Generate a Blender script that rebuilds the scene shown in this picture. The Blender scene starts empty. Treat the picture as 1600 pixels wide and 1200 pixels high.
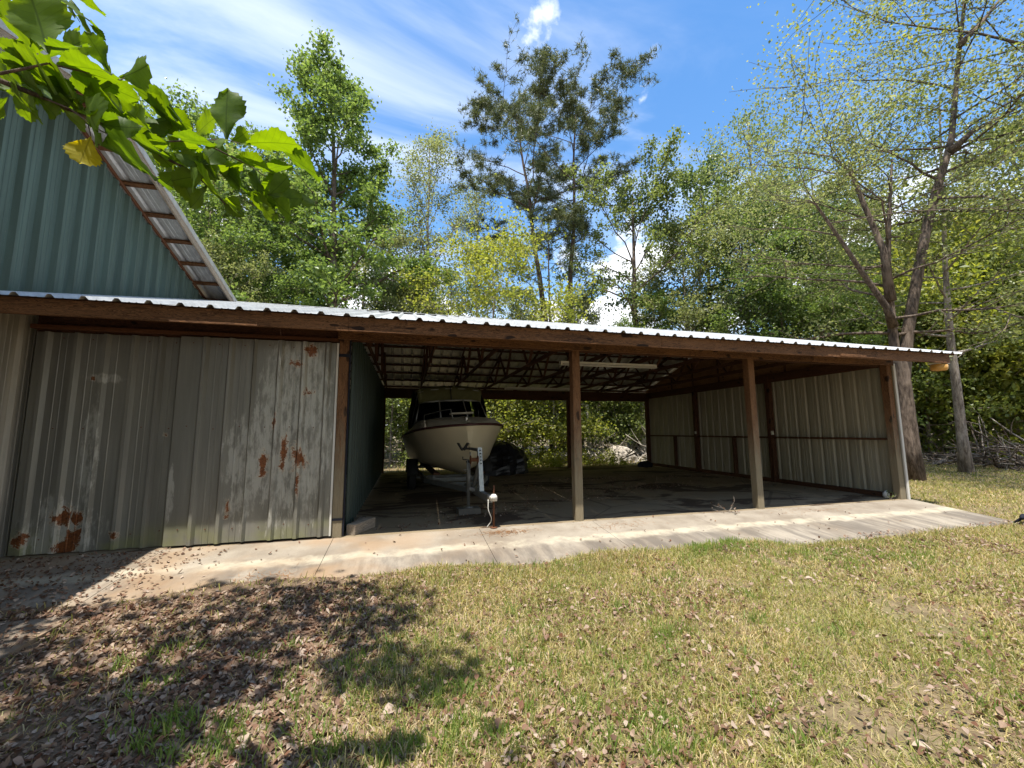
import bpy, math, random
import numpy as np
from mathutils import Matrix, Vector
R_ = math.radians
random.seed(7); rng = np.random.default_rng(7)
sc = bpy.context.scene
col = sc.collection

# ------------------------------------------------------------------ camera
F_PX, CAM_H = 630.0, 1.445
def cam_axes(yaw, pitch, roll):
    y, p, r = R_(yaw), R_(pitch), R_(roll)
    f = Vector((math.sin(y)*math.cos(p), math.cos(y)*math.cos(p), math.sin(p)))
    r0 = Vector((math.cos(y), -math.sin(y), 0)); u0 = r0.cross(f)
    rt = r0*math.cos(r) + u0*math.sin(r)
    return rt, rt.cross(f), f
RT, UP, FW = cam_axes(14.7, 6.7, -0.35)
CAM = Vector((0, 0, CAM_H))
cd = bpy.data.cameras.new('camera'); cam = bpy.data.objects.new('camera', cd); col.objects.link(cam)
cd.sensor_width = 36; cd.lens = F_PX/1600*36; cd.clip_start = 0.05; cd.clip_end = 2000
cam.matrix_world = Matrix(((RT.x, UP.x, -FW.x, 0), (RT.y, UP.y, -FW.y, 0), (RT.z, UP.z, -FW.z, CAM_H), (0, 0, 0, 1)))
sc.camera = cam
def ray(u, v): return FW*F_PX + RT*(u-800) - UP*(v-600)
def at_depth(u, v, d): return CAM + ray(u, v)*(d/F_PX)
def on_z(u, v, z):
    d = ray(u, v); return CAM + d*((z-CAM_H)/d.z)
def on_y(u, v, y):
    d = ray(u, v); return CAM + d*(y/d.y)
def to_px(p):
    q = Vector(p)-CAM; a = q.dot(FW)
    return (800+F_PX*q.dot(RT)/a, 600-F_PX*q.dot(UP)/a, a)

# ------------------------------------------------------------------ light
SUN = Vector((-0.185, -0.297, 1.0)).normalized()          # towards the sun
SUN_EL = math.asin(SUN.z); SUN_AZ = math.atan2(SUN.x, SUN.y)
world = bpy.data.worlds.new('World'); sc.world = world; world.use_nodes = True
wn, wl = world.node_tree.nodes, world.node_tree.links; wn.clear()
w_out = wn.new('ShaderNodeOutputWorld'); w_bg = wn.new('ShaderNodeBackground'); w_bg.inputs[1].default_value = 0.14
sky = wn.new('ShaderNodeTexSky'); sky.sky_type = 'NISHITA'; sky.sun_disc = False
sky.sun_elevation = SUN_EL; sky.sun_rotation = SUN_AZ; sky.air_density = 1.25; sky.dust_density = 0.4; sky.ozone_density = 3.0
w_tc = wn.new('ShaderNodeTexCoord')
def wnode(t, **k):
    n = wn.new(t)
    for a, b in k.items(): setattr(n, a, b)
    return n
def wmath(op, a, b=None, c=None):
    n = wnode('ShaderNodeMath', operation=op)
    for i, x in enumerate((a, b, c)):
        if x is None: continue
        if isinstance(x, (int, float)): n.inputs[i].default_value = x
        else: wl.new(x, n.inputs[i])
    return n.outputs[0]
def wramp(x, a, b):
    n = wnode('ShaderNodeMapRange', interpolation_type='SMOOTHSTEP'); wl.new(x, n.inputs[0])
    n.inputs[1].default_value = a; n.inputs[2].default_value = b
    return n.outputs[0]
def wnoise(vec, scale, detail, rough, dist=0.0):
    n = wnode('ShaderNodeTexNoise'); wl.new(vec, n.inputs['Vector'])
    n.inputs['Scale'].default_value = scale; n.inputs['Detail'].default_value = detail
    n.inputs['Roughness'].default_value = rough; n.inputs['Distortion'].default_value = dist
    return n.outputs[0]
w_sep = wnode('ShaderNodeSeparateXYZ'); wl.new(w_tc.outputs['Generated'], w_sep.inputs[0])
zz = w_sep.outputs[2]
CUM_OFF, CIR_OFF = (3.1, 2.2, 0.1), (7.7, 0.2, 0)
# project the direction on a flat cloud layer
zc = wmath('MAXIMUM', zz, 0.05)
px_ = wmath('DIVIDE', w_sep.outputs[0], zc); py_ = wmath('DIVIDE', w_sep.outputs[1], zc)
w_cmb = wnode('ShaderNodeCombineXYZ'); wl.new(px_, w_cmb.inputs[0]); wl.new(py_, w_cmb.inputs[1])
w_map = wnode('ShaderNodeMapping'); wl.new(w_cmb.outputs[0], w_map.inputs[0])
w_map.inputs['Rotation'].default_value = (0, 0, R_(40)); w_map.inputs['Scale'].default_value = (0.8, 1.5, 1)
w_map.inputs['Location'].default_value = CIR_OFF
cir = wramp(wnoise(w_map.outputs[0], 0.9, 7, 0.58, 0.9), 0.40, 0.78)
cir = wmath('MULTIPLY', cir, 0.52)
# cumulus low over the horizon: thresholded noise on the direction itself
c_map = wnode('ShaderNodeMapping'); wl.new(w_tc.outputs['Generated'], c_map.inputs[0]); c_map.inputs['Location'].default_value = CUM_OFF; c_map.inputs['Scale'].default_value = (1, 1, 1.5)
cum = wnoise(c_map.outputs[0], 4.6, 8, 0.55, 0.15)
band = wmath('SUBTRACT', 1.0, wramp(zz, 0.26, 0.56))
cum = wramp(wmath('ADD', cum, wmath('MULTIPLY', band, 0.20)), 0.60, 0.72)
veil = wmath('MULTIPLY', wmath('SUBTRACT', 1.0, wramp(zz, 0.0, 0.7)), 0.05)
cov = wmath('MINIMUM', wmath('ADD', wmath('MAXIMUM', cir, cum), veil), 1.0)
w_mix = wnode('ShaderNodeMix', data_type='RGBA'); wl.new(cov, w_mix.inputs[0])
hs = wnode('ShaderNodeHueSaturation'); hs.inputs['Saturation'].default_value = 1.22; wl.new(sky.outputs[0], hs.inputs['Color'])
wl.new(hs.outputs[0], w_mix.inputs[6]); w_mix.inputs[7].default_value = (6.0, 6.15, 6.4, 1)
wl.new(w_mix.outputs[2], w_bg.inputs[0]); wl.new(w_bg.outputs[0], w_out.inputs[0])

sd = bpy.data.lights.new('sun', 'SUN'); sun = bpy.data.objects.new('sun', sd); col.objects.link(sun)
sd.energy = 5.0; sd.angle = R_(0.55); sd.color = (1.0, 0.955, 0.88)
sun.rotation_euler = (-SUN).to_track_quat('-Z', 'Y').to_euler(); sun.location = (0, 0, 30)
sc.view_settings.view_transform = 'Standard'; sc.view_settings.look = 'None'
sc.view_settings.gamma = 1; sc.view_settings.use_curve_mapping = False
sc.view_settings.exposure = 0.95
sc.render.engine = 'CYCLES'
sc.cycles.max_bounces = 8; sc.cycles.transparent_max_bounces = 8

# ------------------------------------------------------------------ helpers
WM = {}
def place(o, M, parent=None):
    if parent is not None:
        o.parent = parent; o.matrix_parent_inverse = WM[parent.name].inverted()
    o.matrix_basis = M; WM[o.name] = M.copy()
    return o
def thing(name, label, cat, loc=(0, 0, 0), group=None):
    o = bpy.data.objects.new(name, None); col.objects.link(o); o.empty_display_size = 0.2
    place(o, Matrix.Translation(Vector(loc))); return tag(o, label, cat, group)
def tag(o, label, cat, group=None, kind=None):
    if label: o['label'] = label
    if cat: o['category'] = cat
    if group: o['group'] = group
    if kind: o['kind'] = kind
    return o
def obj(name, me, mat=None, parent=None, M=None):
    o = bpy.data.objects.new(name, me); col.objects.link(o)
    if mat is not None and len(me.materials) == 0: me.materials.append(mat)
    return place(o, M if M is not None else Matrix.Identity(4), parent)
def mesh_np(name, V, faces, smooth=False):
    """faces: list of int arrays (n,k)"""
    me = bpy.data.meshes.new(name); V = np.asarray(V, dtype=np.float32)
    me.vertices.add(len(V)); me.vertices.foreach_set('co', V.ravel())
    faces = [np.asarray(f, dtype=np.int32) for f in faces if len(f)]
    tot = np.concatenate([np.full(len(f), f.shape[1], dtype=np.int32) for f in faces])
    idx = np.concatenate([f.ravel() for f in faces])
    st = np.concatenate([[0], np.cumsum(tot)[:-1]]).astype(np.int32)
    me.loops.add(len(idx)); me.loops.foreach_set('vertex_index', idx)
    me.polygons.add(len(tot)); me.polygons.foreach_set('loop_start', st)
    me.polygons.foreach_set('use_smooth', np.full(len(tot), bool(smooth)))
    me.update(calc_edges=True); me.validate()
    return me
class MB:
    def __init__(s): s.V = []; s.F3 = []; s.F4 = []; s.n = 0
    def add(s, V, F):
        V = np.asarray(V, float); s.V.append(V)
        for f in F:
            (s.F3 if len(f) == 3 else s.F4).append([i+s.n for i in f])
        s.n += len(V)
    def box(s, c, h, M=None):
        V = np.array([[x, y, z] for x in (-1, 1) for y in (-1, 1) for z in (-1, 1)], float)*np.array(h)
        if M is not None: V = V @ np.array(M.to_3x3()).T
        s.add(V+np.array(c), [(0, 1, 3, 2), (4, 6, 7, 5), (0, 4, 5, 1), (2, 3, 7, 6), (0, 2, 6, 4), (1, 5, 7, 3)])
    def tube(s, P, r, n=8, cap=True):
        P = np.asarray(P, float); r = np.broadcast_to(np.asarray(r, float), (len(P),))
        T = np.gradient(P, axis=0); T /= np.linalg.norm(T, axis=1)[:, None]+1e-9
        ref = np.array([0, 0, 1.0]) if abs(T[0, 2]) < 0.9 else np.array([1.0, 0, 0])
        A = np.cross(T, ref); A /= np.linalg.norm(A, axis=1)[:, None]+1e-9; B = np.cross(T, A)
        a = np.arange(n)*2*math.pi/n
        V = P[:, None, :] + r[:, None, None]*(np.cos(a)[None, :, None]*A[:, None, :] + np.sin(a)[None, :, None]*B[:, None, :])
        F = [(k*n+i, k*n+(i+1) % n, (k+1)*n+(i+1) % n, (k+1)*n+i) for k in range(len(P)-1) for i in range(n)]
        V = V.reshape(-1, 3)
        if cap:
            m = len(V); V = np.vstack([V, P[0], P[-1]]); e = (len(P)-1)*n
            F += [(m, (i+1) % n, i) for i in range(n)] + [(m+1, e+i, e+(i+1) % n) for i in range(n)]
        s.add(V, F)
    def lathe(s, prof, n=20, M=None):
        P = np.array(prof, float); a = np.arange(n)*2*math.pi/n
        V = np.stack([P[:, None, 0]*np.cos(a), P[:, None, 0]*np.sin(a), np.broadcast_to(P[:, None, 1], (len(P), n))], -1).reshape(-1, 3)
        if M is not None: V = V @ np.array(M.to_3x3()).T + np.array(M.translation)
        s.add(V, [(k*n+i, k*n+(i+1) % n, (k+1)*n+(i+1) % n, (k+1)*n+i) for k in range(len(P)-1) for i in range(n)])
    def mesh(s, name, smooth=False):
        f = []
        if s.F3: f.append(np.array(s.F3))
        if s.F4: f.append(np.array(s.F4))
        return mesh_np(name, np.vstack(s.V), f, smooth)
def build(mb, name, mat, parent=None, smooth=False, M=None): return obj(name, mb.mesh(name, smooth), mat, parent, M)
def axes_matrix(p0, p1, up=(0, 0, 1)):
    p0, p1 = Vector(p0), Vector(p1); x = (p1-p0).normalized(); u = Vector(up)
    if abs(x.dot(u)) > 0.98: u = Vector((0, 1, 0))
    y = u.cross(x).normalized(); z = x.cross(y)
    c = (p0+p1)/2
    return Matrix(((x.x, y.x, z.x, c.x), (x.y, y.y, z.y, c.y), (x.z, y.z, z.z, c.z), (0, 0, 0, 1)))
_boards = {}
def board(name, p0, p1, w, h, mat, parent, up=(0, 0, 1), bev=0.004):
    """a sawn timber from p0 to p1: w across (local y), h deep (local z), eased edges; local x runs along the grain"""
    L = (Vector(p1)-Vector(p0)).length; key = (round(L, 3), w, h, mat.name)
    if key not in _boards:
        b = min(bev, w/4, h/4); y, z = w/2, h/2
        prof = [(-y+b, -z), (y-b, -z), (y, -z+b), (y, z-b), (y-b, z), (-y+b, z), (-y, z-b), (-y, -z+b)]
        V = [(sx*L/2, a, c) for sx in (-1, 1) for a, c in prof]
        me = bpy.data.meshes.new(name)
        me.from_pydata(V, [], [[i, 8+i, 8+(i+1) % 8, (i+1) % 8] for i in range(8)] + [list(range(8)), list(range(15, 7, -1))])
        me.materials.append(mat); _boards[key] = me
    return obj(name, _boards[key], None, parent, axes_matrix(p0, p1, up))

# ------------------------------------------------------------------ materials
class NT:
    def __init__(s, name):
        s.m = bpy.data.materials.new(name); s.m.use_nodes = True; s.n = s.m.node_tree.nodes; s.l = s.m.node_tree.links
        s.b = s.n['Principled BSDF']; s.out = s.n['Material Output']; s.tc = s.n.new('ShaderNodeTexCoord'); s.geo = s.n.new('ShaderNodeNewGeometry')
    def new(s, t, **k):
        n = s.n.new(t)
        for a, b in k.items(): setattr(n, a, b)
        return n
    def put(s, sock, x):
        if isinstance(x, (int, float)): sock.default_value = x
        elif isinstance(x, (tuple, list)): sock.default_value = (*x, 1) if len(x) == 3 and sock.type == 'RGBA' else x
        else: s.l.new(x, sock)
    def math(s, op, *a):
        n = s.new('ShaderNodeMath', operation=op)
        for i, x in enumerate(a): s.put(n.inputs[i], x)
        return n.outputs[0]
    def mapped(s, vec, scale=(1, 1, 1), loc=(0, 0, 0)):
        n = s.new('ShaderNodeMapping'); s.l.new(vec, n.inputs[0]); n.inputs['Scale'].default_value = scale; n.inputs['Location'].default_value = loc
        return n.outputs[0]
    def noise(s, vec, scale, detail=4, rough=0.55, dist=0.0):
        n = s.new('ShaderNodeTexNoise'); s.l.new(vec, n.inputs['Vector'])
        for k, v in (('Scale', scale), ('Detail', detail), ('Roughness', rough), ('Distortion', dist)): n.inputs[k].default_value = v
        return n.outputs[0]
    def ramp(s, x, a, b, lo=0.0, hi=1.0):
        n = s.new('ShaderNodeMapRange', interpolation_type='SMOOTHSTEP'); s.put(n.inputs[0], x)
        for i, v in enumerate((a, b, lo, hi)): n.inputs[i+1].default_value = v
        return n.outputs[0]
    def mix(s, f, a, b):
        n = s.new('ShaderNodeMix', data_type='RGBA'); s.put(n.inputs[0], f); s.put(n.inputs[6], a); s.put(n.inputs[7], b)
        return n.outputs[2]
    def colors(s, x, stops):
        n = s.new('ShaderNodeValToRGB'); s.put(n.inputs[0], x); cr = n.color_ramp
        while len(cr.elements) < len(stops): cr.elements.new(0.5)
        for e, (p, c) in zip(cr.elements, stops): e.position = p; e.color = (*c, 1)
        return n.outputs[0]
    def bump(s, h, strength=0.3, dist=0.01):
        n = s.new('ShaderNodeBump'); s.put(n.inputs['Height'], h); n.inputs['Strength'].default_value = strength; n.inputs['Distance'].default_value = dist
        s.l.new(n.outputs[0], s.b.inputs['Normal'])
    def fin(s, color, rough=0.7, metal=0.0, spec=0.4):
        s.put(s.b.inputs['Base Color'], color); s.put(s.b.inputs['Roughness'], rough); s.put(s.b.inputs['Metallic'], metal)
        s.b.inputs['Specular IOR Level'].default_value = spec
        return s.m
def xyz(t, vec):
    n = t.new('ShaderNodeSeparateXYZ'); t.l.new(vec, n.inputs[0]); return n.outputs

def m_wood(name, dark, light, grey=None):
    t = NT(name); o = t.tc.outputs['Object']
    rnd = t.new('ShaderNodeObjectInfo').outputs['Random']
    off = t.new('ShaderNodeVectorMath', operation='ADD'); t.l.new(o, off.inputs[0])
    cb = t.new('ShaderNodeCombineXYZ'); t.put(cb.inputs[0], t.math('MULTIPLY', rnd, 37.0)); t.put(cb.inputs[1], t.math('MULTIPLY', rnd, 3.1)); t.l.new(cb.outputs[0], off.inputs[1])
    v = off.outputs[0]
    big = t.noise(t.mapped(v, (0.8, 7, 7)), 3.0, 3, 0.5, 1.6)
    wav = t.math('FRACT', t.math('MULTIPLY', big, 9.0))
    fine = t.noise(t.mapped(v, (3, 60, 60)), 2.0, 4, 0.6)
    g = t.math('ADD', t.math('MULTIPLY', wav, 0.5), t.math('MULTIPLY', fine, 0.5)); g = t.math('ADD', g, t.math('MULTIPLY', t.math('SUBTRACT', t.noise(t.mapped(v, (0.5, 3, 3)), 2.0, 4, 0.6), 0.5), 0.7))
    c = t.colors(g, [(0.28, dark), (0.68, light)])
    knot = t.ramp(t.noise(t.mapped(v, (2.2, 6, 6)), 1.5, 1, 0.3), 0.70, 0.74)
    c = t.mix(knot, c, tuple(x*0.35 for x in dark))
    tone = t.math('MULTIPLY', rnd, 0.18); c = t.mix(tone, c, tuple(x*0.75 for x in light))
    if grey:
        z = xyz(t, t.geo.outputs['Position'])[2]
        wz = t.math('ADD', z, t.math('MULTIPLY', t.noise(t.mapped(v, (2, 14, 14)), 2.0, 4), 1.6))
        f = t.ramp(wz, 2.7, 1.3)
        c = t.mix(t.math('MULTIPLY', f, 0.85), c, t.mix(fine, tuple(x*0.55 for x in grey), grey))
    t.bump(g, 0.5, 0.006)
    return t.fin(c, 0.82, 0, 0.25)
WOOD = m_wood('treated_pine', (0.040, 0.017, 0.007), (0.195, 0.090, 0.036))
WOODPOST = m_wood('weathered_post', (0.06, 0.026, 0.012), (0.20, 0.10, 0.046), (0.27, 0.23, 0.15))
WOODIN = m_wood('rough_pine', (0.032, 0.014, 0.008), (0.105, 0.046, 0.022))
WOODGREY = m_wood('grey_wood', (0.15, 0.12, 0.09), (0.36, 0.30, 0.23))
PLY = m_wood('plywood', (0.13, 0.062, 0.026), (0.27, 0.145, 0.066))

def m_steel(name, base, streak=0.25, rust=None, wear=None, rough=0.5, metal=0.15, moss=False):
    """painted / galvanised sheet; rust and wear are lists of (x, z, radius) on the wall"""
    t = NT(name); P = t.geo.outputs['Position']; x, y, z = xyz(t, P)
    n1 = t.noise(t.mapped(P, (5, 5, 0.35)), 1.6, 5, 0.6)
    n2 = t.noise(P, 26, 4, 0.7)
    c = t.mix(t.ramp(n1, 0.3, 0.75), tuple(v*(1-streak) for v in base), tuple(min(1, v*(1+streak)) for v in base))
    c = t.mix(t.ramp(n2, 0.55, 0.8, 0, 0.25), c, tuple(v*0.55 for v in base))
    if moss:
        f = t.math('MULTIPLY', t.ramp(z, 0.42, 0.05), t.ramp(t.noise(P, 2.2, 4), 0.4, 0.65))
        c = t.mix(t.math('MULTIPLY', f, 0.6), c, (0.24, 0.25, 0.09))
    def field(spots, pw):
        acc = None
        for sx, sz, r in spots:
            r = r if isinstance(r, tuple) else (r, r)
            dx = t.math('DIVIDE', t.math('SUBTRACT', x, sx), r[0]); dz = t.math('DIVIDE', t.math('SUBTRACT', z, sz), r[1])
            d = t.math('SUBTRACT', 1.0, t.math('SQRT', t.math('ADD', t.math('MULTIPLY', dx, dx), t.math('MULTIPLY', dz, dz))))
            acc = d if acc is None else t.math('MAXIMUM', acc, d)
        return acc
    rr = rough
    if wear:
        f = field(wear, 1)
        f = t.math('ADD', t.math('MINIMUM', f, 0.5), t.math('MULTIPLY', t.math('SUBTRACT', t.noise(t.mapped(P, (9, 9, 2.2)), 1.5, 7, 0.72), 0.5), 2.4))
        c = t.mix(t.math('MULTIPLY', t.ramp(f, 0.22, 0.62), 0.7), c, (0.42, 0.41, 0.36))
    if rust:
        f = field(rust, 1)
        f2 = t.math('ADD', t.math('MAXIMUM', f, -1.6), t.math('MULTIPLY', t.math('SUBTRACT', t.noise(t.mapped(P, (1, 1, 0.7)), 8, 8, 0.78, 0.6), 0.5), 4.2)); f2 = t.math('SUBTRACT', f2, 0.12)
        c = t.mix(t.math('MULTIPLY', t.ramp(f2, 0.05, 0.22), 0.6), c, (0.50, 0.43, 0.33))
        c = t.mix(t.ramp(f2, 0.24, 0.40), c, t.colors(t.noise(P, 30, 4, 0.7), [(0.3, (0.06, 0.022, 0.010)), (0.7, (0.25, 0.085, 0.025))]))
    t.bump(t.noise(P, 3.0, 3), 0.12, 0.02)
    return t.fin(c, rr, metal, 0.35)
RUST = [(-4.02, 0.42, .16), (-3.92, 0.20, .13), (-3.98, 0.04, .15), (-4.42, 0.18, .13), (-3.5, 0.18, .07), (-3.9, 0.41, .10),
        (-1.62, 1.16, (.07, .30)), (-1.44, 1.12, (.14, .22)), (-1.86, 1.06, (.06, .26)), (-1.34, 2.02, .09), (-1.50, 2.42, (.12, .08)),
        (-1.32, 2.60, .11), (-2.25, 0.45, (.05, .17)), (-1.75, 1.6, (.04, .14)), (-3.05, 1.42, .06), (-1.42, .75, (.05, .22)), (-3.9, 2.15, .04)]
WEAR = [(-1.62, 1.5, (.50, 1.8)), (-1.3, 1.6, (.40, 1.7)), (-2.1, 1.0, (.30, 0.9)), (-1.5, 2.4, (.5, .5)), (-4.05, 0.25, (.5, .55)), (-3.85, 1.2, (.14, 1.0)), (-3.75, 2.16, (.3, .09)), (-1.95, 1.2, (.18, 1.1)), (-2.9, 0.7, (.06, .5))]
DOOR = m_steel('weathered_door_steel', (0.200, 0.192, 0.162), 0.18, RUST, WEAR, 0.40, 0.35, True)
WALLGREY = m_steel('faded_wall_steel', (0.30, 0.27, 0.215), 0.25, None, None, 0.55, 0.1)
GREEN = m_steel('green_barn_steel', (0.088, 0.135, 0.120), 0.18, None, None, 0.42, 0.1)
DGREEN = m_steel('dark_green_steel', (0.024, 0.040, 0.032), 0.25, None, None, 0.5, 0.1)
CREAM = m_steel('cream_wall_steel', (0.30, 0.268, 0.195), 0.15, None, None, 0.5, 0.1)
ROOFM = m_steel('galvanised_roof', (0.50, 0.50, 0.49), 0.14, None, None, 0.42, 0.35)
TRIM = m_steel('white_trim', (0.52, 0.50, 0.45), 0.1, None, None, 0.5, 0.0)

def m_plain(name, c, rough=0.6, metal=0.0, spec=0.4, var=0.25, scale=14):
    t = NT(name); o = t.tc.outputs['Object']; n = t.noise(o, scale, 5, 0.6)
    t.bump(n, 0.1, 0.004)
    return t.fin(t.mix(n, tuple(v*(1-var) for v in c), tuple(min(1, v*(1+var)) for v in c)), rough, metal, spec)
GEL = m_plain('aged_gelcoat', (0.54, 0.475, 0.33), 0.28, 0, 0.5, 0.09, 3)
DECK = m_plain('deck_gelcoat', (0.40, 0.37, 0.29), 0.5, 0, 0.4, 0.15, 6)
RUBRAIL = m_plain('maroon_rub_rail', (0.05, 0.016, 0.016), 0.45)
CANVAS = m_plain('olive_canvas', (0.115, 0.115, 0.052), 0.85, 0, 0.1, 0.25, 9)
NAVY = m_plain('dark_canvas', (0.016, 0.017, 0.024), 0.8, 0, 0.1)
ALU = m_plain('aluminium', (0.42, 0.42, 0.40), 0.4, 0.7)
GALV = m_plain('galvanised', (0.16, 0.16, 0.15), 0.55, 0.4, 0.4, 0.3)
BLACK = m_plain('black_rubber', (0.018, 0.018, 0.018), 0.7)
TARP = m_plain('black_plastic', (0.012, 0.012, 0.014), 0.38, 0, 0.4)
RUSTM = m_plain('rusty_steel', (0.12, 0.048, 0.022), 0.85, 0.1, 0.3, 0.45, 25)
WHITE = m_plain('white_enamel', (0.66, 0.64, 0.56), 0.4, 0, 0.4, 0.08)
DIRTYWHITE = m_plain('dirty_white', (0.55, 0.53, 0.48), 0.5, 0, 0.4, 0.2)
AMBER = m_plain('amber_plastic', (0.52, 0.27, 0.055), 0.35, 0, 0.5, 0.15)
def m_glass():
    t = NT('boat_glass'); t.b.inputs['Transmission Weight'].default_value = 1.0; t.b.inputs['IOR'].default_value = 1.03
    return t.fin((0.55, 0.60, 0.55), 0.05, 0, 0.6)
GLASS = m_glass()

def m_concrete(inside):
    t = NT('concrete_inside' if inside else 'concrete_apron'); P = t.geo.outputs['Position']; x, y, z = xyz(t, P)
    n = t.noise(P, 1.3, 6, 0.62); f = t.noise(P, 60, 4, 0.7)
    c = t.mix(t.ramp(n, 0.3, 0.7), (0.185, 0.152, 0.115), (0.30, 0.262, 0.208))
    c = t.mix(t.ramp(f, 0.45, 0.75, 0, 0.4), c, (0.17, 0.14, 0.11))
    if inside:
        c = t.mix(0.66, c, (0.205, 0.150, 0.080)); st = t.ramp(t.noise(t.mapped(P, (0.55, 1.0, 1)), 0.85, 7, 0.66, 0.8), 0.50, 0.57)
        c = t.mix(t.math('MULTIPLY', st, 0.85), c, (0.045, 0.026, 0.016))
        cr = t.new('ShaderNodeTexVoronoi', feature='DISTANCE_TO_EDGE'); t.l.new(t.noise_vec(P) if False else t.mapped(P, (0.42, 0.42, 1), (0.3, 0.1, 0)), cr.inputs['Vector']); cr.inputs['Scale'].default_value = 1
        c = t.mix(t.ramp(cr.outputs[0], 0.008, 0.003, 0, 0.5), c, (0.05, 0.04, 0.03))
    else:
        # band under the eave that dripping water keeps clean, darker algae on the run-off below it
        d = t.math('ADD', y, t.math('MULTIPLY', t.math('SUBTRACT', t.noise(P, 5, 5), 0.5), 0.30))
        clean = t.math('MULTIPLY', t.ramp(d, 5.34, 5.46), t.ramp(d, 5.66, 5.55))
        alg = t.math('MULTIPLY', t.ramp(t.noise(t.mapped(P, (3.2, 0.6, 1)), 1.4, 6, 0.65), 0.38, 0.62), t.ramp(d, 5.45, 5.30))
        c = t.mix(t.math('MULTIPLY', alg, 0.72), c, (0.105, 0.09, 0.075))
        clean = t.math('MULTIPLY', clean, t.ramp(t.noise(P, 3.5, 5, 0.7), 0.32, 0.62)); c = t.mix(t.math('MULTIPLY', clean, 0.65), c, (0.44, 0.40, 0.30))
        tan = t.math('MULTIPLY', t.ramp(t.noise(P, 0.8, 4), 0.40, 0.6), t.ramp(x, 2.0, -1.0))
        c = t.mix(t.math('MULTIPLY', tan, 0.6), c, (0.29, 0.185, 0.10))
    t.bump(t.math('ADD', f, n), 0.3, 0.006)
    return t.fin(c, 0.9, 0, 0.2)
CONC_IN, CONC_AP = m_concrete(True), m_concrete(False)

def m_ground():
    t = NT('lawn_soil'); P = t.geo.outputs['Position']; x, y, z = xyz(t, P)
    n1 = t.noise(P, 0.55, 5, 0.6); n2 = t.noise(P, 6, 6, 0.7); n3 = t.noise(P, 55, 4, 0.75)
    c = t.mix(t.ramp(n2, 0.3, 0.7), (0.12, 0.09, 0.052), (0.24, 0.185, 0.105))
    c = t.mix(t.ramp(n1, 0.50, 0.68, 0, 0.35), c, (0.15, 0.16, 0.055))
    c = t.mix(t.ramp(n3, 0.48, 0.7, 0, 0.7), c, (0.11, 0.075, 0.045))
    # bare leaf mould towards the shady left side
    lf = t.ramp(t.math('ADD', x, t.math('MULTIPLY', t.math('SUBTRACT', n2, 0.5), 2.0)), 0.8, -0.6)
    lf = t.math('MULTIPLY', lf, t.ramp(y, 16, 12))
    c = t.mix(t.math('MULTIPLY', lf, 0.8), c, t.mix(n3, (0.10, 0.065, 0.045), (0.26, 0.18, 0.125)))
    far = t.ramp(y, 17, 20)
    c = t.mix(t.math('MULTIPLY', far, 0.7), c, t.mix(n3, (0.13, 0.095, 0.055), (0.36, 0.30, 0.22)))
    t.bump(t.math('ADD', n3, n2), 0.6, 0.03)
    return t.fin(c, 0.95, 0, 0.1)
GROUND = m_ground()

def m_leaf(name, cols, trans=0.4, rough=0.55, spec=0.35, patch=None):
    """foliage: one random tone per leaf, light passing through"""
    t = NT(name); r = t.geo.outputs['Random Per Island']
    c = t.colors(r, [(i/(len(cols)-1), q) for i, q in enumerate(cols)])
    if patch:
        P = t.geo.outputs['Position']
        c = t.mix(t.ramp(t.noise(P, patch[0], 4, 0.6), 0.42, 0.62, 0, patch[2]), c, patch[1])
    t.fin(c, rough, 0, spec)
    tr = t.new('ShaderNodeBsdfTranslucent'); 
    hv = t.new('ShaderNodeHueSaturation'); t.l.new(c, hv.inputs['Color']); hv.inputs['Hue'].default_value = 0.485; hv.inputs['Saturation'].default_value = 1.12; hv.inputs['Value'].default_value = 2.1
    t.l.new(hv.outputs[0], tr.inputs[0])
    mx = t.new('ShaderNodeMixShader'); mx.inputs[0].default_value = trans
    t.l.new(t.b.outputs[0], mx.inputs[1]); t.l.new(tr.outputs[0], mx.inputs[2]); t.l.new(mx.outputs[0], t.out.inputs[0])
    return t.m
LF_GUM = m_leaf('sweetgum_leaf', [(0.07, 0.115, 0.026), (0.115, 0.175, 0.042), (0.17, 0.225, 0.065)], 0.42, 0.38)
LF_MID = m_leaf('hardwood_leaf', [(0.075, 0.105, 0.026), (0.125, 0.16, 0.042), (0.18, 0.21, 0.068)], 0.45, 0.42)
LF_PALE = m_leaf('pale_leaf', [(0.105, 0.13, 0.042), (0.16, 0.185, 0.066), (0.22, 0.235, 0.10)], 0.45, 0.42)
LF_YEL = m_leaf('yellow_green_leaf', [(0.13, 0.165, 0.03), (0.19, 0.215, 0.042), (0.25, 0.255, 0.065)], 0.5, 0.45)
LF_DARK = m_leaf('dark_leaf', [(0.045, 0.075, 0.022), (0.075, 0.115, 0.034), (0.115, 0.15, 0.05)], 0.4, 0.4)
LF_PINE = m_leaf('pine_needles', [(0.05, 0.068, 0.024), (0.08, 0.10, 0.036), (0.12, 0.128, 0.05)], 0.25, 0.45)
LF_GRASS = m_leaf('grass_blade', [(0.56, 0.45, 0.26), (0.44, 0.36, 0.16), (0.34, 0.31, 0.09), (0.18, 0.22, 0.045), (0.10, 0.13, 0.03), (0.60, 0.51, 0.32), (0.26, 0.17, 0.09)], 0.38, 0.6, 0.2, (0.9, (0.22, 0.25, 0.06), 0.32))
LF_DRY = m_leaf('dead_leaf', [(0.07, 0.038, 0.022), (0.16, 0.095, 0.058), (0.25, 0.17, 0.115), (0.37, 0.29, 0.225), (0.12, 0.05, 0.026), (0.20, 0.125, 0.08)], 0.12, 0.7, 0.2)
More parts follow.
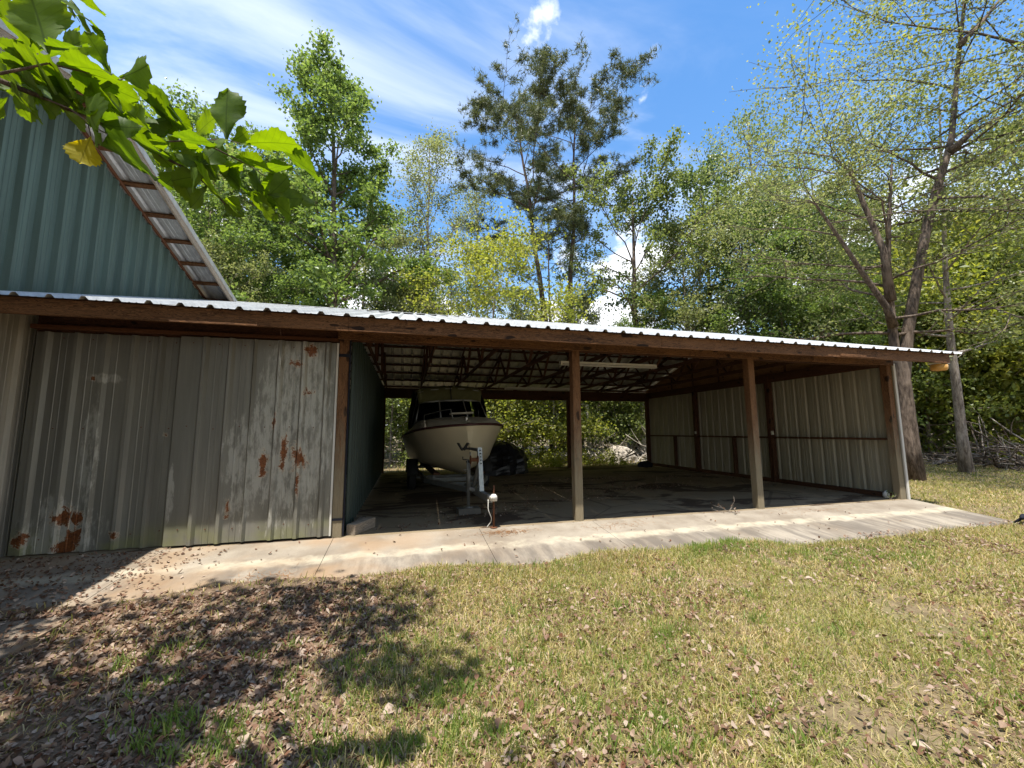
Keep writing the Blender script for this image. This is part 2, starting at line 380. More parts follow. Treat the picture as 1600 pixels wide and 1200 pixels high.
LF_STRAW = m_leaf('pine_straw', [(0.20, 0.09, 0.03), (0.32, 0.16, 0.06)], 0.1, 0.7, 0.2)
def m_bigleaf(name, c0, c1, tv, trans=0.55):
    t = NT(name); o = t.tc.outputs['Object']; x, y, z = xyz(t, o)
    ay = t.math('ABSOLUTE', y)
    mid = t.ramp(ay, 0.018, 0.006)
    vein = t.math('ABSOLUTE', t.math('SUBTRACT', t.math('FRACT', t.math('MULTIPLY', t.math('SUBTRACT', x, t.math('MULTIPLY', ay, 0.75)), 9.0)), 0.5))
    vein = t.ramp(vein, 0.06, 0.02)
    rnd = t.new('ShaderNodeObjectInfo').outputs['Random']
    c = t.mix(rnd, c0, c1)
    c = t.mix(t.ramp(t.noise(o, 4, 4), 0.35, 0.75, 0, 0.35), c, tuple(v*1.35 for v in c1))
    c = t.mix(t.math('MULTIPLY', t.math('MAXIMUM', mid, t.math('MULTIPLY', vein, 0.45)), 0.55), c, tuple(v*0.5 for v in c0))
    t.fin(c, 0.55, 0, 0.22)
    tr = t.new('ShaderNodeBsdfTranslucent'); hv = t.new('ShaderNodeHueSaturation'); t.l.new(c, hv.inputs['Color'])
    hv.inputs['Hue'].default_value = 0.48; hv.inputs['Saturation'].default_value = 1.2; hv.inputs['Value'].default_value = tv; t.l.new(hv.outputs[0], tr.inputs[0])
    mx = t.new('ShaderNodeMixShader'); mx.inputs[0].default_value = trans
    t.l.new(t.b.outputs[0], mx.inputs[1]); t.l.new(tr.outputs[0], mx.inputs[2]); t.l.new(mx.outputs[0], t.out.inputs[0])
    return t.m
BIGLEAF = m_bigleaf('oak_leaf', (0.055, 0.10, 0.018), (0.105, 0.165, 0.028), 2.0)
YELLEAF = m_bigleaf('yellowing_leaf', (0.30, 0.27, 0.02), (0.36, 0.32, 0.03), 1.9)
def m_bark(name, a, b, sc_=(7, 7, 1.6)):
    t = NT(name); P = t.tc.outputs['Object']; n = t.noise(t.mapped(P, sc_), 2.2, 6, 0.7, 0.4); k = t.noise(P, 1.5, 3)
    c = t.mix(t.ramp(n, 0.35, 0.65), a, b); c = t.mix(t.ramp(k, 0.5, 0.7, 0, 0.6), c, tuple(min(1, v*1.5) for v in b))
    t.bump(n, 0.8, 0.04); return t.fin(c, 0.9, 0, 0.15)
BARK = m_bark('bark', (0.055, 0.04, 0.03), (0.17, 0.13, 0.10))
BARKPALE = m_bark('pale_bark', (0.13, 0.10, 0.08), (0.36, 0.31, 0.26))
BARKPINE = m_bark('pine_bark', (0.05, 0.035, 0.028), (0.15, 0.105, 0.08))
DEADWOOD = m_bark('dead_wood', (0.24, 0.20, 0.16), (0.50, 0.45, 0.38), (2, 14, 14))

# ------------------------------------------------------------------ ground
BX0, BX1, FY, BY = -4.6, 10.15, 6.3, 15.45          # shed footprint
def apron_z(x, y): return np.where(y > 6.2, 0.0, -0.15*np.clip((6.2-y)/1.55, 0, 1.2))
def ground_z(x, y):
    x = np.asarray(x, float); y = np.asarray(y, float)
    z = -0.165 + 0.018*np.sin(x*0.9+y*0.5)*np.cos(y*1.1-x*0.3) + 0.01*np.sin(x*3.1)*np.sin(y*2.7+1)
    lift = np.clip(1-np.abs(y-4.85)/0.7, 0, 1)*np.clip((7.0-x)/2.0, 0, 1)*np.clip((x+6)/1.0, 0, 1)
    z = z + lift*0.045
    z = z + 0.06*np.clip((y-15.6)/2, 0, 1) + 0.4*np.clip((y-24)/40, 0, 3)
    return z
def in_slab(x, y, m=0.0):
    return (x > BX0-6) & (x < BX1-m) & (y > 4.78+m) & (y < BY+0.15-m)
def graded(lo, hi, a, b, fine, grow=1.22):
    xs = list(np.arange(a, b+fine/2, fine)); s = fine; x = xs[-1]
    while x < hi: s *= grow; x += s; xs.append(x)
    s = fine; x = xs[0]; pre = []
    while x > lo: s *= grow; x -= s; pre.append(x)
    return np.array(pre[::-1]+xs)
gx = graded(-500, 500, -7, 16, 0.2); gy = graded(-300, 700, -2, 19, 0.2)
GX, GY = np.meshgrid(gx, gy); GZ = ground_z(GX, GY)
GZ = np.where(in_slab(GX, GY, 0.22), -0.45, GZ)
nx, ny = len(gx), len(gy)
ii = (np.arange(ny-1)[:, None]*nx+np.arange(nx-1)[None, :]).ravel()
g = obj('ground', mesh_np('ground', np.stack([GX, GY, GZ], -1).reshape(-1, 3), [np.stack([ii, ii+1, ii+nx+1, ii+nx], 1)], True), GROUND)
g['kind'] = 'structure'

# concrete floor and apron, poured in sections with open joints
flo = bpy.data.objects.new('concrete_floor', None); col.objects.link(flo); place(flo, Matrix.Identity(4)); flo['kind'] = 'structure'
apr = bpy.data.objects.new('concrete_apron', None); col.objects.link(apr); place(apr, Matrix.Identity(4)); apr['kind'] = 'structure'
def slab(x0, x1, y0, y1, z0, z1, mat, parent, th=0.22):
    """section whose top falls from z1 (at y1) to z0 (at y0); edges eased and a little irregular"""
    j = 0.003; x0 += j; x1 -= j; y0 += j; y1 -= j; e = 0.008
    nxs = max(2, int((x1-x0)/0.25)); V = []; Fq = []
    xs = np.linspace(x0, x1, nxs+1)
    wob = np.cumsum(rng.normal(0, 0.006, nxs+1)); wob -= wob.mean()
    for i, x in enumerate(xs):
        yy = y0 + (wob[i]*1.0 if mat is CONC_AP else 0)
        V += [(x, yy, z0-th), (x, yy, z0-e), (x, yy+e, z0), (x, y1-e, z1), (x, y1, z1-e), (x, y1, z1-th)]
    for i in range(nxs):
        a = i*6; b = a+6
        Fq += [(a+k, b+k, b+k+1, a+k+1) for k in range(5)]
    mb = MB(); mb.add(V, Fq); n = nxs*6
    mb.add([V[k] for k in range(6)], [(0, 1, 2, 5), (2, 3, 4, 5)]); mb.add([V[n+k] for k in range(6)], [(0, 5, 2, 1), (2, 5, 4, 3)])
    return build(mb, 'slab_section', mat, parent)
AJ = [-10.5, -8.4, -6.6, -4.75, -2.9, -0.93, 1.1, 2.95, 4.8, 6.6, 8.4, 10.15]
for a, b in zip(AJ[:-1], AJ[1:]): slab(a, b, 4.65, 6.2, -0.15, 0.0, CONC_AP, apr)
IX = [-4.6, -0.93, 2.75, 6.38, 10.15]; IY = [6.2, 9.25, 12.3, BY+0.15]
for a, b in zip(IX[:-1], IX[1:]):
    for c, d in zip(IY[:-1], IY[1:]): slab(a, b, c, d, 0, 0, CONC_IN, flo)
# side walk that leaves the apron at the left
for k, (a, b) in enumerate(((-6.2, -4.4), (-4.4, -2.75))):
    slab(a, b, 3.75, 4.60, -0.135, -0.13, CONC_AP, apr, 0.12)

# ------------------------------------------------------------------ ribbed sheet metal
PITCH = 0.3048
def rib_profile(width, minor=True, h=0.037, start=0.0):
    """(across, height) points of a ribbed sheet: a tall trapezoid rib every 305 mm, two small ribs between"""
    pts = [(0.0, 0.0)]; c = start
    if c <= 0: c += 0
    k = 0
    while True:
        cx = start + k*PITCH; k += 1
        if cx-0.04 > width: break
        for dx, dz in ((-0.046, 0), (-0.018, h), (0.018, h), (0.046, 0)):
            pts.append((cx+dx, dz))
        if minor:
            for q in (0.118, 0.187):
                for dx, dz in ((-0.011, 0), (-0.006, 0.0055), (0.006, 0.0055), (0.011, 0)): pts.append((cx+q+dx, dz))
    pts.append((width, 0.0))
    pts = [p for p in pts if -1e-6 <= p[0] <= width+1e-6]
    return sorted(pts, key=lambda p: p[0])
_sheets = {}
def sheet(name, origin, across, along, width, length, mat, parent, start=0.15, clip=None, h=0.037):
    """origin: corner; across / along: unit vectors; normal = across x along; clip(across_pos)->(lo, hi) along for raked cuts"""
    ac, al = Vector(across).normalized(), Vector(along).normalized(); nm = ac.cross(al)
    M = Matrix(((ac.x, al.x, nm.x, origin[0]), (ac.y, al.y, nm.y, origin[1]), (ac.z, al.z, nm.z, origin[2]), (0, 0, 0, 1)))
    key = (round(width, 3), round(length, 3), round(start, 3), mat.name, h)
    if clip is None and key in _sheets: return obj(name, _sheets[key], None, parent, M)
    P = rib_profile(width, True, h, start); V = []; Fq = []
    th = 0.0012
    for (a, z) in P:
        lo, hi = clip(a) if clip else (0, length)
        hi = max(hi, lo+0.001)
        V += [(a, lo, z), (a, hi, z), (a, lo, z-th), (a, hi, z-th)]
    n = len(P)
    for i in range(n-1):
        a = 4*i; b = a+4
        Fq += [(a, b, b+1, a+1), (a+2, a+3, b+3, b+2), (a, a+2, b+2, b), (a+1, b+1, b+3, a+3)]
    mb = MB(); mb.add(V, Fq); me = mb.mesh(name); me.materials.append(mat)
    if clip is None: _sheets[key] = me
    return obj(name, me, None, parent, M)
_scr = {}
def screw_row(parent, pts, mat, nrm, name='screw', r=0.008):
    for p in pts:
        if 's' not in _scr:
            mb = MB(); mb.lathe([(0.0, 0.004), (0.006, 0.004), (0.008, 0.0), (0.008, -0.002)], 8); me = mb.mesh('screw'); me.materials.append(mat); _scr['s'] = me
        q = Vector(nrm).to_track_quat('Z', 'Y').to_matrix().to_4x4(); q.translation = Vector(p)
        obj(name, _scr['s'], None, parent, q)

# ------------------------------------------------------------------ pole shed
SLOPE, EAVE_Y, EAVE_Z, RIDGE_Y = 0.302, 5.43, 2.935, 10.87
def roof_z(y): return EAVE_Z + SLOPE*((y-EAVE_Y) if y <= RIDGE_Y else (2*RIDGE_Y-EAVE_Y-y))
BACK_EAVE = 2*RIDGE_Y-EAVE_Y
shed = thing('pole_shed', 'long open-fronted pole shed with wooden posts, ribbed metal roof and rusty sliding doors', 'shed', (2.75, 10.8, 0))
PX_ = [-0.90, 2.755, 6.38, 10.0]
for x in PX_: board('post', (x, FY, 0), (x, FY, 3.04), 0.14, 0.14, WOODPOST, shed, bev=0.008)
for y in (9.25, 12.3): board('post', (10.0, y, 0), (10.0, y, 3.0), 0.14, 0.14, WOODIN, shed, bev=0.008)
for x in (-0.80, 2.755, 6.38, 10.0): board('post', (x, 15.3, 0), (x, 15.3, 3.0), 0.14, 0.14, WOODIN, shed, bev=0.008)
# front header (outside the posts), butt jointed boards; fascia at the eave
for a, b in ((-0.985, 1.42), (1.42, 5.0), (5.0, 7.9), (7.9, 10.09)):
    board('header_board', (a+0.003, FY-0.09, 2.915), (b-0.003, FY-0.09, 2.915), 0.038, 0.235, WOOD, shed)
for a, b in ((-0.9, 4.6), (4.6, 10.05)): board('header_board', (a+0.003, FY+0.09, 2.92), (b-0.003, FY+0.09, 2.92), 0.038, 0.235, WOODIN, shed)
for a, b, dz in ((-4.55, -0.75, 0), (-0.75, 3.9, 0.002), (3.9, 8.05, 0), (8.05, 10.5, -0.004)):
    board('fascia_board', (a+0.002, 5.5, 2.842+dz), (b-0.002, 5.5, 2.842+dz), 0.038, 0.184, WOOD, shed)
board('fascia_splice', (7.62, 5.474, 2.79), (8.5, 5.474, 2.785), 0.012, 0.05, WOOD, shed)
for a, b in ((-0.85, 4.6), (4.6, 10.08)):
    board('back_beam', (a+0.003, 15.24, 2.865), (b-0.003, 15.24, 2.865), 0.038, 0.36, WOODIN, shed)
board('back_fascia', (-4.5, BACK_EAVE-0.08, 2.842), (10.5, BACK_EAVE-0.08, 2.842), 0.038, 0.184, WOODIN, shed)
# trusses
def truss(x):
    t = bpy.data.objects.new('truss', None); col.objects.link(t); place(t, Matrix.Translation((x, FY, 3.04)), shed)
    zb = 3.085; topz = lambda y: roof_z(y)-0.048-0.05
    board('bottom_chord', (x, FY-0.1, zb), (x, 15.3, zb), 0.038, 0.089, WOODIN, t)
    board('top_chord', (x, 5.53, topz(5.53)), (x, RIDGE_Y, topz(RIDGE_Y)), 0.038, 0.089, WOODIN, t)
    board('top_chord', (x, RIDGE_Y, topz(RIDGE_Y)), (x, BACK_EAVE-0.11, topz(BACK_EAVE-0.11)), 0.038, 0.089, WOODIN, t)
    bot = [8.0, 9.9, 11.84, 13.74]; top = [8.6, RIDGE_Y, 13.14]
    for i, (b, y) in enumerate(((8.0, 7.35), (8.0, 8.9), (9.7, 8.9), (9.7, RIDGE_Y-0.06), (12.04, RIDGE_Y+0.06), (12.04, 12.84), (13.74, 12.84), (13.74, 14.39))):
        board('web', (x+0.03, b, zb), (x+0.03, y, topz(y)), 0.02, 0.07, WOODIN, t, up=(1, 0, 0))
    return t
for k in range(9): truss(-0.72+1.22*k)
# gable framing over the right wall, sheathed with plywood
gb = MB()
for y0, y1 in ((6.3, 8.7), (8.7, 11.15), (11.15, 13.6), (13.6, 15.4)):
    b = MB(); ys = [y0+0.003, y1-0.003]
    if y0 < RIDGE_Y < y1: ys = [y0+0.003, RIDGE_Y, y1-0.003]
    V = []
    for y in ys: V += [(10.06, y, 3.0), (10.06, y, roof_z(y)-0.06), (10.075, y, 3.0), (10.075, y, roof_z(y)-0.06)]
    Fq = []
    for i in range(len(ys)-1):
        a = 4*i; c = a+4; Fq += [(a, a+1, c+1, c), (a+2, c+2, c+3, a+3), (a+1, a+3, c+3, c+1), (a, c, c+2, a+2)]
    b.add(V, Fq); build(b, 'gable_sheathing', PLY, shed)
for y in (7.5, 8.7, 9.9, 11.15, 12.4, 13.6): board('gable_stud', (10.035, y, 3.0), (10.035, y, roof_z(y)-0.08), 0.038, 0.038, WOODIN, shed)
board('wall_plate', (9.975, 6.37, 2.90), (9.975, 15.23, 2.90), 0.05, 0.235, WOODIN, shed)
# purlins
py = EAVE_Y+0.12; PUR = []
while py < RIDGE_Y-0.05: PUR += [py, 2*RIDGE_Y-py]; py += 0.60
for y in sorted(PUR):
    for a, b in ((-4.55, 1.7), (1.7, 6.6), (6.6, 10.7)):
        s = 1 if y < RIDGE_Y else -1
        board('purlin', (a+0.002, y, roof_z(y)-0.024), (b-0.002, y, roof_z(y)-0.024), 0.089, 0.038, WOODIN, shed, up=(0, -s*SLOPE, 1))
# roof sheets: each 0.914 wide
L_ = math.hypot(RIDGE_Y-EAVE_Y, SLOPE*(RIDGE_Y-EAVE_Y))
for k in range(17):
    x0 = -4.58+k*0.9144; w = min(0.9144, 10.86-x0)
    if w < 0.1: break
    s0 = 0.1524
    sheet('roof_sheet', (x0, EAVE_Y+random.uniform(-.012, .012), EAVE_Z+0.001*(k % 2)), (1, 0, 0), (0, 1, SLOPE), w-0.002, L_, ROOFM, shed, s0)
    sheet('roof_sheet', (x0+w-0.002, BACK_EAVE, EAVE_Z+0.001*(k % 2)), (-1, 0, 0), (0, -1, SLOPE), w-0.002, L_, ROOFM, shed, s0)
mb = MB(); V = []
for x in (-4.58, 10.87):
    V += [(x, RIDGE_Y-0.18, roof_z(RIDGE_Y-0.18)+0.04), (x, RIDGE_Y, roof_z(RIDGE_Y)+0.045), (x, RIDGE_Y+0.18, roof_z(RIDGE_Y+0.18)+0.04)]
mb.add(V, [(0, 3, 4, 1), (1, 4, 5, 2)]); build(mb, 'ridge_cap', ROOFM, shed)
# left inner wall of dark green sheets (the side of the closed bay), ribs to the open side
y = 6.40
while y < 15.3:
    w = min(0.9144, 15.42-y)
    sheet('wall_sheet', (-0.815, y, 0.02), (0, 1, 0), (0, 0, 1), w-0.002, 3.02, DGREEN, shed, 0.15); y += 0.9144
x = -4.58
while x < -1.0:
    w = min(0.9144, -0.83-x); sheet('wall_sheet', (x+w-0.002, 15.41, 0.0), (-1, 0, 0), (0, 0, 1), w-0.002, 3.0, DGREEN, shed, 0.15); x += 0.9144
# right wall: sheets fixed outside, seen from their back
y = 6.22
while y < 15.3:
    w = min(0.9144, 15.45-y)
    sheet('wall_sheet', (10.085, y, 0.0), (0, 1, 0), (0, 0, 1), w-0.002, 2.98, CREAM, shed, 0.15); y += 0.9144
board('girt', (9.99, 6.39, 1.235), (9.99, 9.17, 1.235), 0.10, 0.045, WOODIN, shed)
board('girt', (9.99, 9.33, 1.235), (9.99, 12.22, 1.235), 0.10, 0.045, WOODIN, shed)
board('girt', (9.99, 12.38, 1.235), (9.99, 15.22, 1.235), 0.10, 0.045, WOODIN, shed)
board('sill_plate', (10.0, 6.38, 0.05), (10.0, 15.22, 0.05), 0.09, 0.10, WOODIN, shed)
for y in (10.64, 13.54): board('stud', (10.02, y, 0.1), (10.02, y, 1.21), 0.12, 0.06, WOODIN, shed)
mb = MB(); mb.box((10.105, 6.205, 1.42), (0.028, 0.012, 1.42)); mb.box((10.128, 6.262, 1.42), (0.005, 0.05, 1.42)); build(mb, 'corner_trim', TRIM, shed)
mb = MB(); mb.box((9.935, 9.16, 1.36), (0.012, 0.035, 0.055)); mb.box((9.925, 9.16, 1.36), (0.006, 0.012, 0.02)); build(mb, 'wall_outlet', WHITE, shed)
mb = MB(); mb.box((9.92, 12.26, 1.36), (0.012, 0.035, 0.045)); build(mb, 'wall_outlet', WHITE, shed)
# post skirt: dark flashing strips that close the door jambs
board('jamb_strip', (-0.815, FY-0.055, 0.02), (-0.815, FY-0.055, 2.79), 0.022, 0.03, NAVY, shed)
mb = MB(); mb.box((-0.90, FY-0.075, 2.56), (0.10, 0.008, 0.022)); build(mb, 'hinge_strap', NAVY, shed)
mb = MB(); mb.box((-0.90, FY-0.075, 0.24), (0.07, 0.006, 0.015)); build(mb, 'hinge_strap', NAVY, shed)
# sliding doors
def door(x0, x1, y, z0, tilt, base_ribs, lab):
    d = bpy.data.objects.new('sliding_door', None); col.objects.link(d); place(d, Matrix.Translation((x0, y, 0)), shed); d['label'] = lab
    edges = [x0]; k = x0
    while k+0.92 < x1-0.25: k += 0.9144; edges.append(k)
    edges.append(x1)
    for i, (a, b) in enumerate(zip(edges[:-1], edges[1:])):
        # first rib of this sheet at the global rib grid
        s = (base_ribs - a) % PITCH
        sheet('door_sheet', (a, y-0.002*(i % 2), z0), (1, 0, 0), (0, 0, 1), b-a+0.001, 2.735-z0, DOOR, d, s, None, 0.046)
        pts = []
        r = a+s
        for zz_ in (z0+0.18, 1.52, 2.66):
            q = r+PITCH*0.5-0.30
            while q < b-0.03:
                if q > a+0.03: pts.append((q, y-0.006, zz_+random.uniform(-.02, .02)))
                q += PITCH
        screw_row(d, pts, RUSTM, (0, -1, 0))
    board('door_rail', (x0+0.01, y+0.045, z0+0.12), (x1-0.01, y+0.045, z0+0.12), 0.038, 0.089, WOODIN, d)
    board('door_rail', (x0+0.01, y+0.045, 2.64), (x1-0.01, y+0.045, 2.64), 0.038, 0.089, WOODIN, d)
    mb = MB(); mb.box((x1-0.012, y-0.010, (2.735+z0)/2), (0.012, 0.012, (2.735-z0)/2)); build(mb, 'edge_trim', TRIM if x1 > -2 else DOOR, d)
door(-2.93, -0.968, 6.222, 0.03, 0, -2.635, 'lighter weathered door leaf with rust and white corrosion beside the post')
door(-4.53, -2.90, 6.33, 0.015, 0, -4.405, 'darker door leaf with rust blotches near its foot')
board('door_track', (-4.55, 6.30, 2.79), (-0.98, 6.30, 2.79), 0.10, 0.05, RUSTM, shed)
board('header_board', (-4.55, 6.37, 2.86), (-0.98, 6.37, 2.86), 0.038, 0.235, WOODIN, shed)

# ------------------------------------------------------------------ green barn, its gable end rising behind the shed roof
BW, BOH = -4.62, 0.58
B_RY, B_RZ, B_S = 6.25, 5.99, 0.315
def barn_z(y): return B_RZ - B_S*abs(y-B_RY)
barn = thing('barn', 'tall green ribbed metal barn with open gable overhang above the shed roof', 'barn', (-8, 6.25, -0.1))
y = 1.30
while y < 11.2:
    w = min(0.9144, 11.25-y)
    cl = lambda a, y=y: (0.0, barn_z(y+a)-0.10-3.02)
    if y+w > 11.0 or True:
        sheet('wall_sheet', (BW, y, 3.02), (0, 1, 0), (0, 0, 1), w-0.002, 3, GREEN, barn, 0.07, cl, 0.055)
    if y < 6.0: sheet('wall_sheet', (BW-0.004, y, -0.12), (0, 1, 0), (0, 0, 1), w-0.002, 3.12, WALLGREY, barn, 0.07)
    y += 0.9144
mb = MB(); mb.box((-7.0, 1.32, 1.55), (2.38, 0.03, 1.7)); mb.box((-9.4, 6.2, 1.55), (0.03, 4.9, 1.7)); mb.box((-7.0, 11.2, 1.55), (2.38, 0.03, 1.7)); build(mb, 'wall', WALLGREY, barn)
BE0, BE1 = 0.75, 11.75
for sgn, ye in ((-1, BE0), (1, BE1)):
    Lb = abs(ye-B_RY)*math.hypot(1, B_S); k = 0; x0 = BW+BOH
    while k < 6:
        w = 0.9144; xa = x0-w*(k+1)
        if sgn < 0: sheet('roof_sheet', (xa, ye, barn_z(ye)), (1, 0, 0), (0, 1, B_S), w-0.002, Lb, ROOFM, barn, 0.15)
        else: sheet('roof_sheet', (xa+w-0.002, ye, barn_z(ye)), (-1, 0, 0), (0, -1, B_S), w-0.002, Lb, ROOFM, barn, 0.15)
        k += 1
    q = 0.12
    while q < abs(ye-B_RY)-0.05:
        yy = B_RY+sgn*q
        board('purlin', (-9.3, yy, barn_z(yy)-0.026), (BW+BOH-0.045, yy, barn_z(yy)-0.026), 0.089, 0.038, WOOD, barn, up=(0, sgn*B_S, 1)); q += 0.62
    y1 = ye-sgn*0.03
    board('barge_board', (BW+BOH-0.02, B_RY+sgn*0.005, B_RZ-0.07), (BW+BOH-0.02, y1, barn_z(y1)-0.07), 0.038, 0.12, WOODGREY, barn)
    board('rake_trim', (BW+0.05, B_RY+sgn*0.02, B_RZ-0.10), (BW+0.05, y1, barn_z(y1)-0.10), 0.03, 0.05, RUSTM, barn)
    mb = MB(); a = Vector((BW+BOH+0.006, B_RY, B_RZ+0.03)); b = Vector((BW+BOH+0.006, ye, barn_z(ye)+0.03))
    M = axes_matrix(a, b); mb.box((0, 0, 0), ((b-a).length/2, 0.006, 0.05)); build(mb, 'edge_flashing', ROOFM, barn, M=M)

# ------------------------------------------------------------------ boat
BO = Vector((1.33, 8.25, 0)); BANG = math.atan2(-(1.20-1.33), 11.7-8.25)   # the keel runs back from the bow
M_B = Matrix.Translation(BO) @ Matrix.Rotation(BANG, 4, 'Z') @ Matrix.Rotation(R_(-2.6), 4, 'Y')
boat = thing('motor_boat', 'cream cabin motor boat with olive canvas top resting on a trailer', 'boat', (1.25, 11, 0))
# stations: y back from stem, keel z, chine (half width, z), sheer (half width, z)
ST = [(0.00, 1.20, 0.015, 1.24, 0.06, 1.60), (0.12, 0.98, 0.06, 1.06, 0.30, 1.60), (0.35, 0.72, 0.20, 0.93, 0.60, 1.585), (0.75, 0.55, 0.42, 0.83, 0.88, 1.56),
      (1.3, 0.47, 0.64, 0.77, 1.07, 1.52), (2.1, 0.44, 0.82, 0.73, 1.18, 1.46), (3.2, 0.43, 0.92, 0.70, 1.22, 1.40), (4.6, 0.43, 0.96, 0.68, 1.21, 1.35), (6.1, 0.44, 0.96, 0.67, 1.17, 1.33)]
S = np.array(ST); tt = np.linspace(0, 1, 41)**1.5*6.1
S = np.stack([tt]+[np.interp(tt, S[:, 0], S[:, k]) for k in range(1, 6)], 1)
for k in range(1, 6): S[:, k] = np.convolve(np.pad(S[:, k], 1, 'edge'), [.25, .5, .25], 'valid')
nu = 14
def station(r):
    y, kz, cw, cz, sw, sz = r; P = []
    for i in range(6):
        f = i/5; P.append((cw*f, y+0.0, kz+(cz-kz)*f**1.15))
    for i in range(1, nu-5+1):
        f = i/(nu-5); fl = f**1.35; P.append((cw+0.03+(sw-cw-0.03)*(0.55*f+0.45*fl), y-0.10*f*max(0, 1-y/1.2), cz+(sz-cz)*f))
    return P
V = []; np_ = None
for r in S:
    P = station(r); np_ = len(P); V += P
def half(sgn):
    mb = MB(); mb.add([(sgn*a, b, c) for a, b, c in V], [((i*np_+k, i*np_+k+1, (i+1)*np_+k+1, (i+1)*np_+k) if sgn > 0 else (i*np_+k, (i+1)*np_+k, (i+1)*np_+k+1, i*np_+k+1)) for i in range(len(S)-1) for k in range(np_-1)])
    return mb
hb = MB()
for sgn in (1, -1):
    h_ = half(sgn); off = hb.n; hb.V += h_.V; hb.F4 += [[i+off for i in f] for f in h_.F4]; hb.n += h_.n
P = station(S[-1]); hb.add([(s*a, b, c) for s in (1, -1) for a, b, c in P], [(k, k+1, np_+k+1, np_+k) for k in range(np_-1)])   # transom
P0 = station(S[0]); hb.add([(s*a, b, c) for s in (1, -1) for a, b, c in P0], [(k, np_+k, np_+k+1, k+1) for k in range(np_-1)])
hull = build(hb, 'hull', GEL, boat, True, M_B)
mod = hull.modifiers.new('w', 'WELD'); mod.merge_threshold = 0.004
es = hull.modifiers.new('e', 'EDGE_SPLIT'); es.split_angle = R_(32)
sheer = [(r[4], r[0]-0.10*max(0, 1-r[0]/1.2), r[5]) for r in S]
rr = MB()
path = [(-a-0.01, y, z-0.01) for a, y, z in sheer[::-1]] + [(a+0.01, y, z-0.01) for a, y, z in sheer]
rr.tube(path, 0.026, 8); build(rr, 'rub_rail', RUBRAIL, boat, True, M_B)
# foredeck and cabin: crowned deck from the sheer inwards up to the cabin top
dk = MB(); V2 = []; ns = 9
rows = [i for i in range(len(S)) if S[i, 0] < 2.35]
for i in rows:
    a, y, z = sheer[i]; crown = 0.10+0.20*min(1, max(0, y/1.6))
    for k in range(-ns, ns+1):
        f = k/ns; side = min(1.0, (1-abs(f))*4.5)
        V2.append((a*f, y, z+0.012+crown*(0.62*side+0.38*(1-f*f))*min(1, 0.25+y/0.8)))
w_ = 2*ns+1
dk.add(V2, [(i*w_+k, i*w_+k+1, (i+1)*w_+k+1, (i+1)*w_+k) for i in range(len(rows)-1) for k in range(w_-1)])
build(dk, 'foredeck', DECK, boat, True, M_B)
mb = MB(); mb.box((0, 0.95, 1.86), (0.24, 0.22, 0.018)); build(mb, 'hatch', DECK, boat, M=M_B)
# side decks + cockpit coaming aft
for sgn in (-1, 1):
    mb = MB(); Vq = []; idx = [i for i in range(len(S)) if S[i, 0] > 2.15]
    for i in idx:
        a, y, z = sheer[i]; Vq += [(sgn*a, y, z+0.01), (sgn*(a-0.10), y, z+0.10), (sgn*(a-0.24), y, z+0.10), (sgn*(a-0.26), y, z-0.35)]
    mb.add(Vq, [(4*i+k, 4*i+k+1, 4*i+k+5, 4*i+k+4) for i in range(len(idx)-1) for k in range(3)]); build(mb, 'side_deck', DECK, boat, True, M_B)
# windshield: raked frame with three front panes and two side panes
WB_Y, WB_Z, WT_Y, WT_Z = 1.95, 1.80, 2.42, 2.26
fw = [(-0.93, 2.30), (-0.34, WB_Y), (0.34, WB_Y), (0.93, 2.30)]          # base corners, seen from above
ft = [(-0.80, 2.62), (-0.31, WT_Y), (0.31, WT_Y), (0.80, 2.62)]
ws = bpy.data.objects.new('windshield', None); col.objects.link(ws); place(ws, M_B @ Matrix.Translation((0, 2, 1.8)), boat)
bz = lambda i: WB_Z-(0.06 if i in (0, 3) else 0)
def bar(p, q, r, name, mat, par, n=8):
    mb = MB(); mb.tube([p, q], r, n); return build(mb, name, mat, par, True, M_B)
B3 = [(x, y, bz(i)) for i, (x, y) in enumerate(fw)] ; T3 = [(x, y, WT_Z-(0.02 if i in (0, 3) else 0)) for i, (x, y) in enumerate(ft)]
B3 = [(-0.97, 3.6, 1.60)]+B3+[(0.97, 3.6, 1.60)]; T3 = [(-0.88, 3.5, 2.16)]+T3+[(0.88, 3.5, 2.16)]
for i in range(6): bar(B3[i], T3[i], 0.018, 'frame_bar', ALU, ws)
for i in range(5):
    bar(B3[i], B3[i+1], 0.018, 'frame_bar', ALU, ws); bar(T3[i], T3[i+1], 0.024, 'frame_bar', ALU, ws)
    mb = MB(); mb.add([B3[i], B3[i+1], T3[i+1], T3[i]], [(0, 1, 2, 3)]); build(mb, 'pane', GLASS, ws, M=M_B)
# coaming box that carries the windshield down to the deck
mb = MB(); mb.add([(x*1.02, y-0.02, 1.50) for x, y, z in B3]+[(x, y, z) for x, y, z in B3], [(i, i+1, i+7, i+6) for i in range(5)]); build(mb, 'cabin_front', DECK, boat, M=M_B)
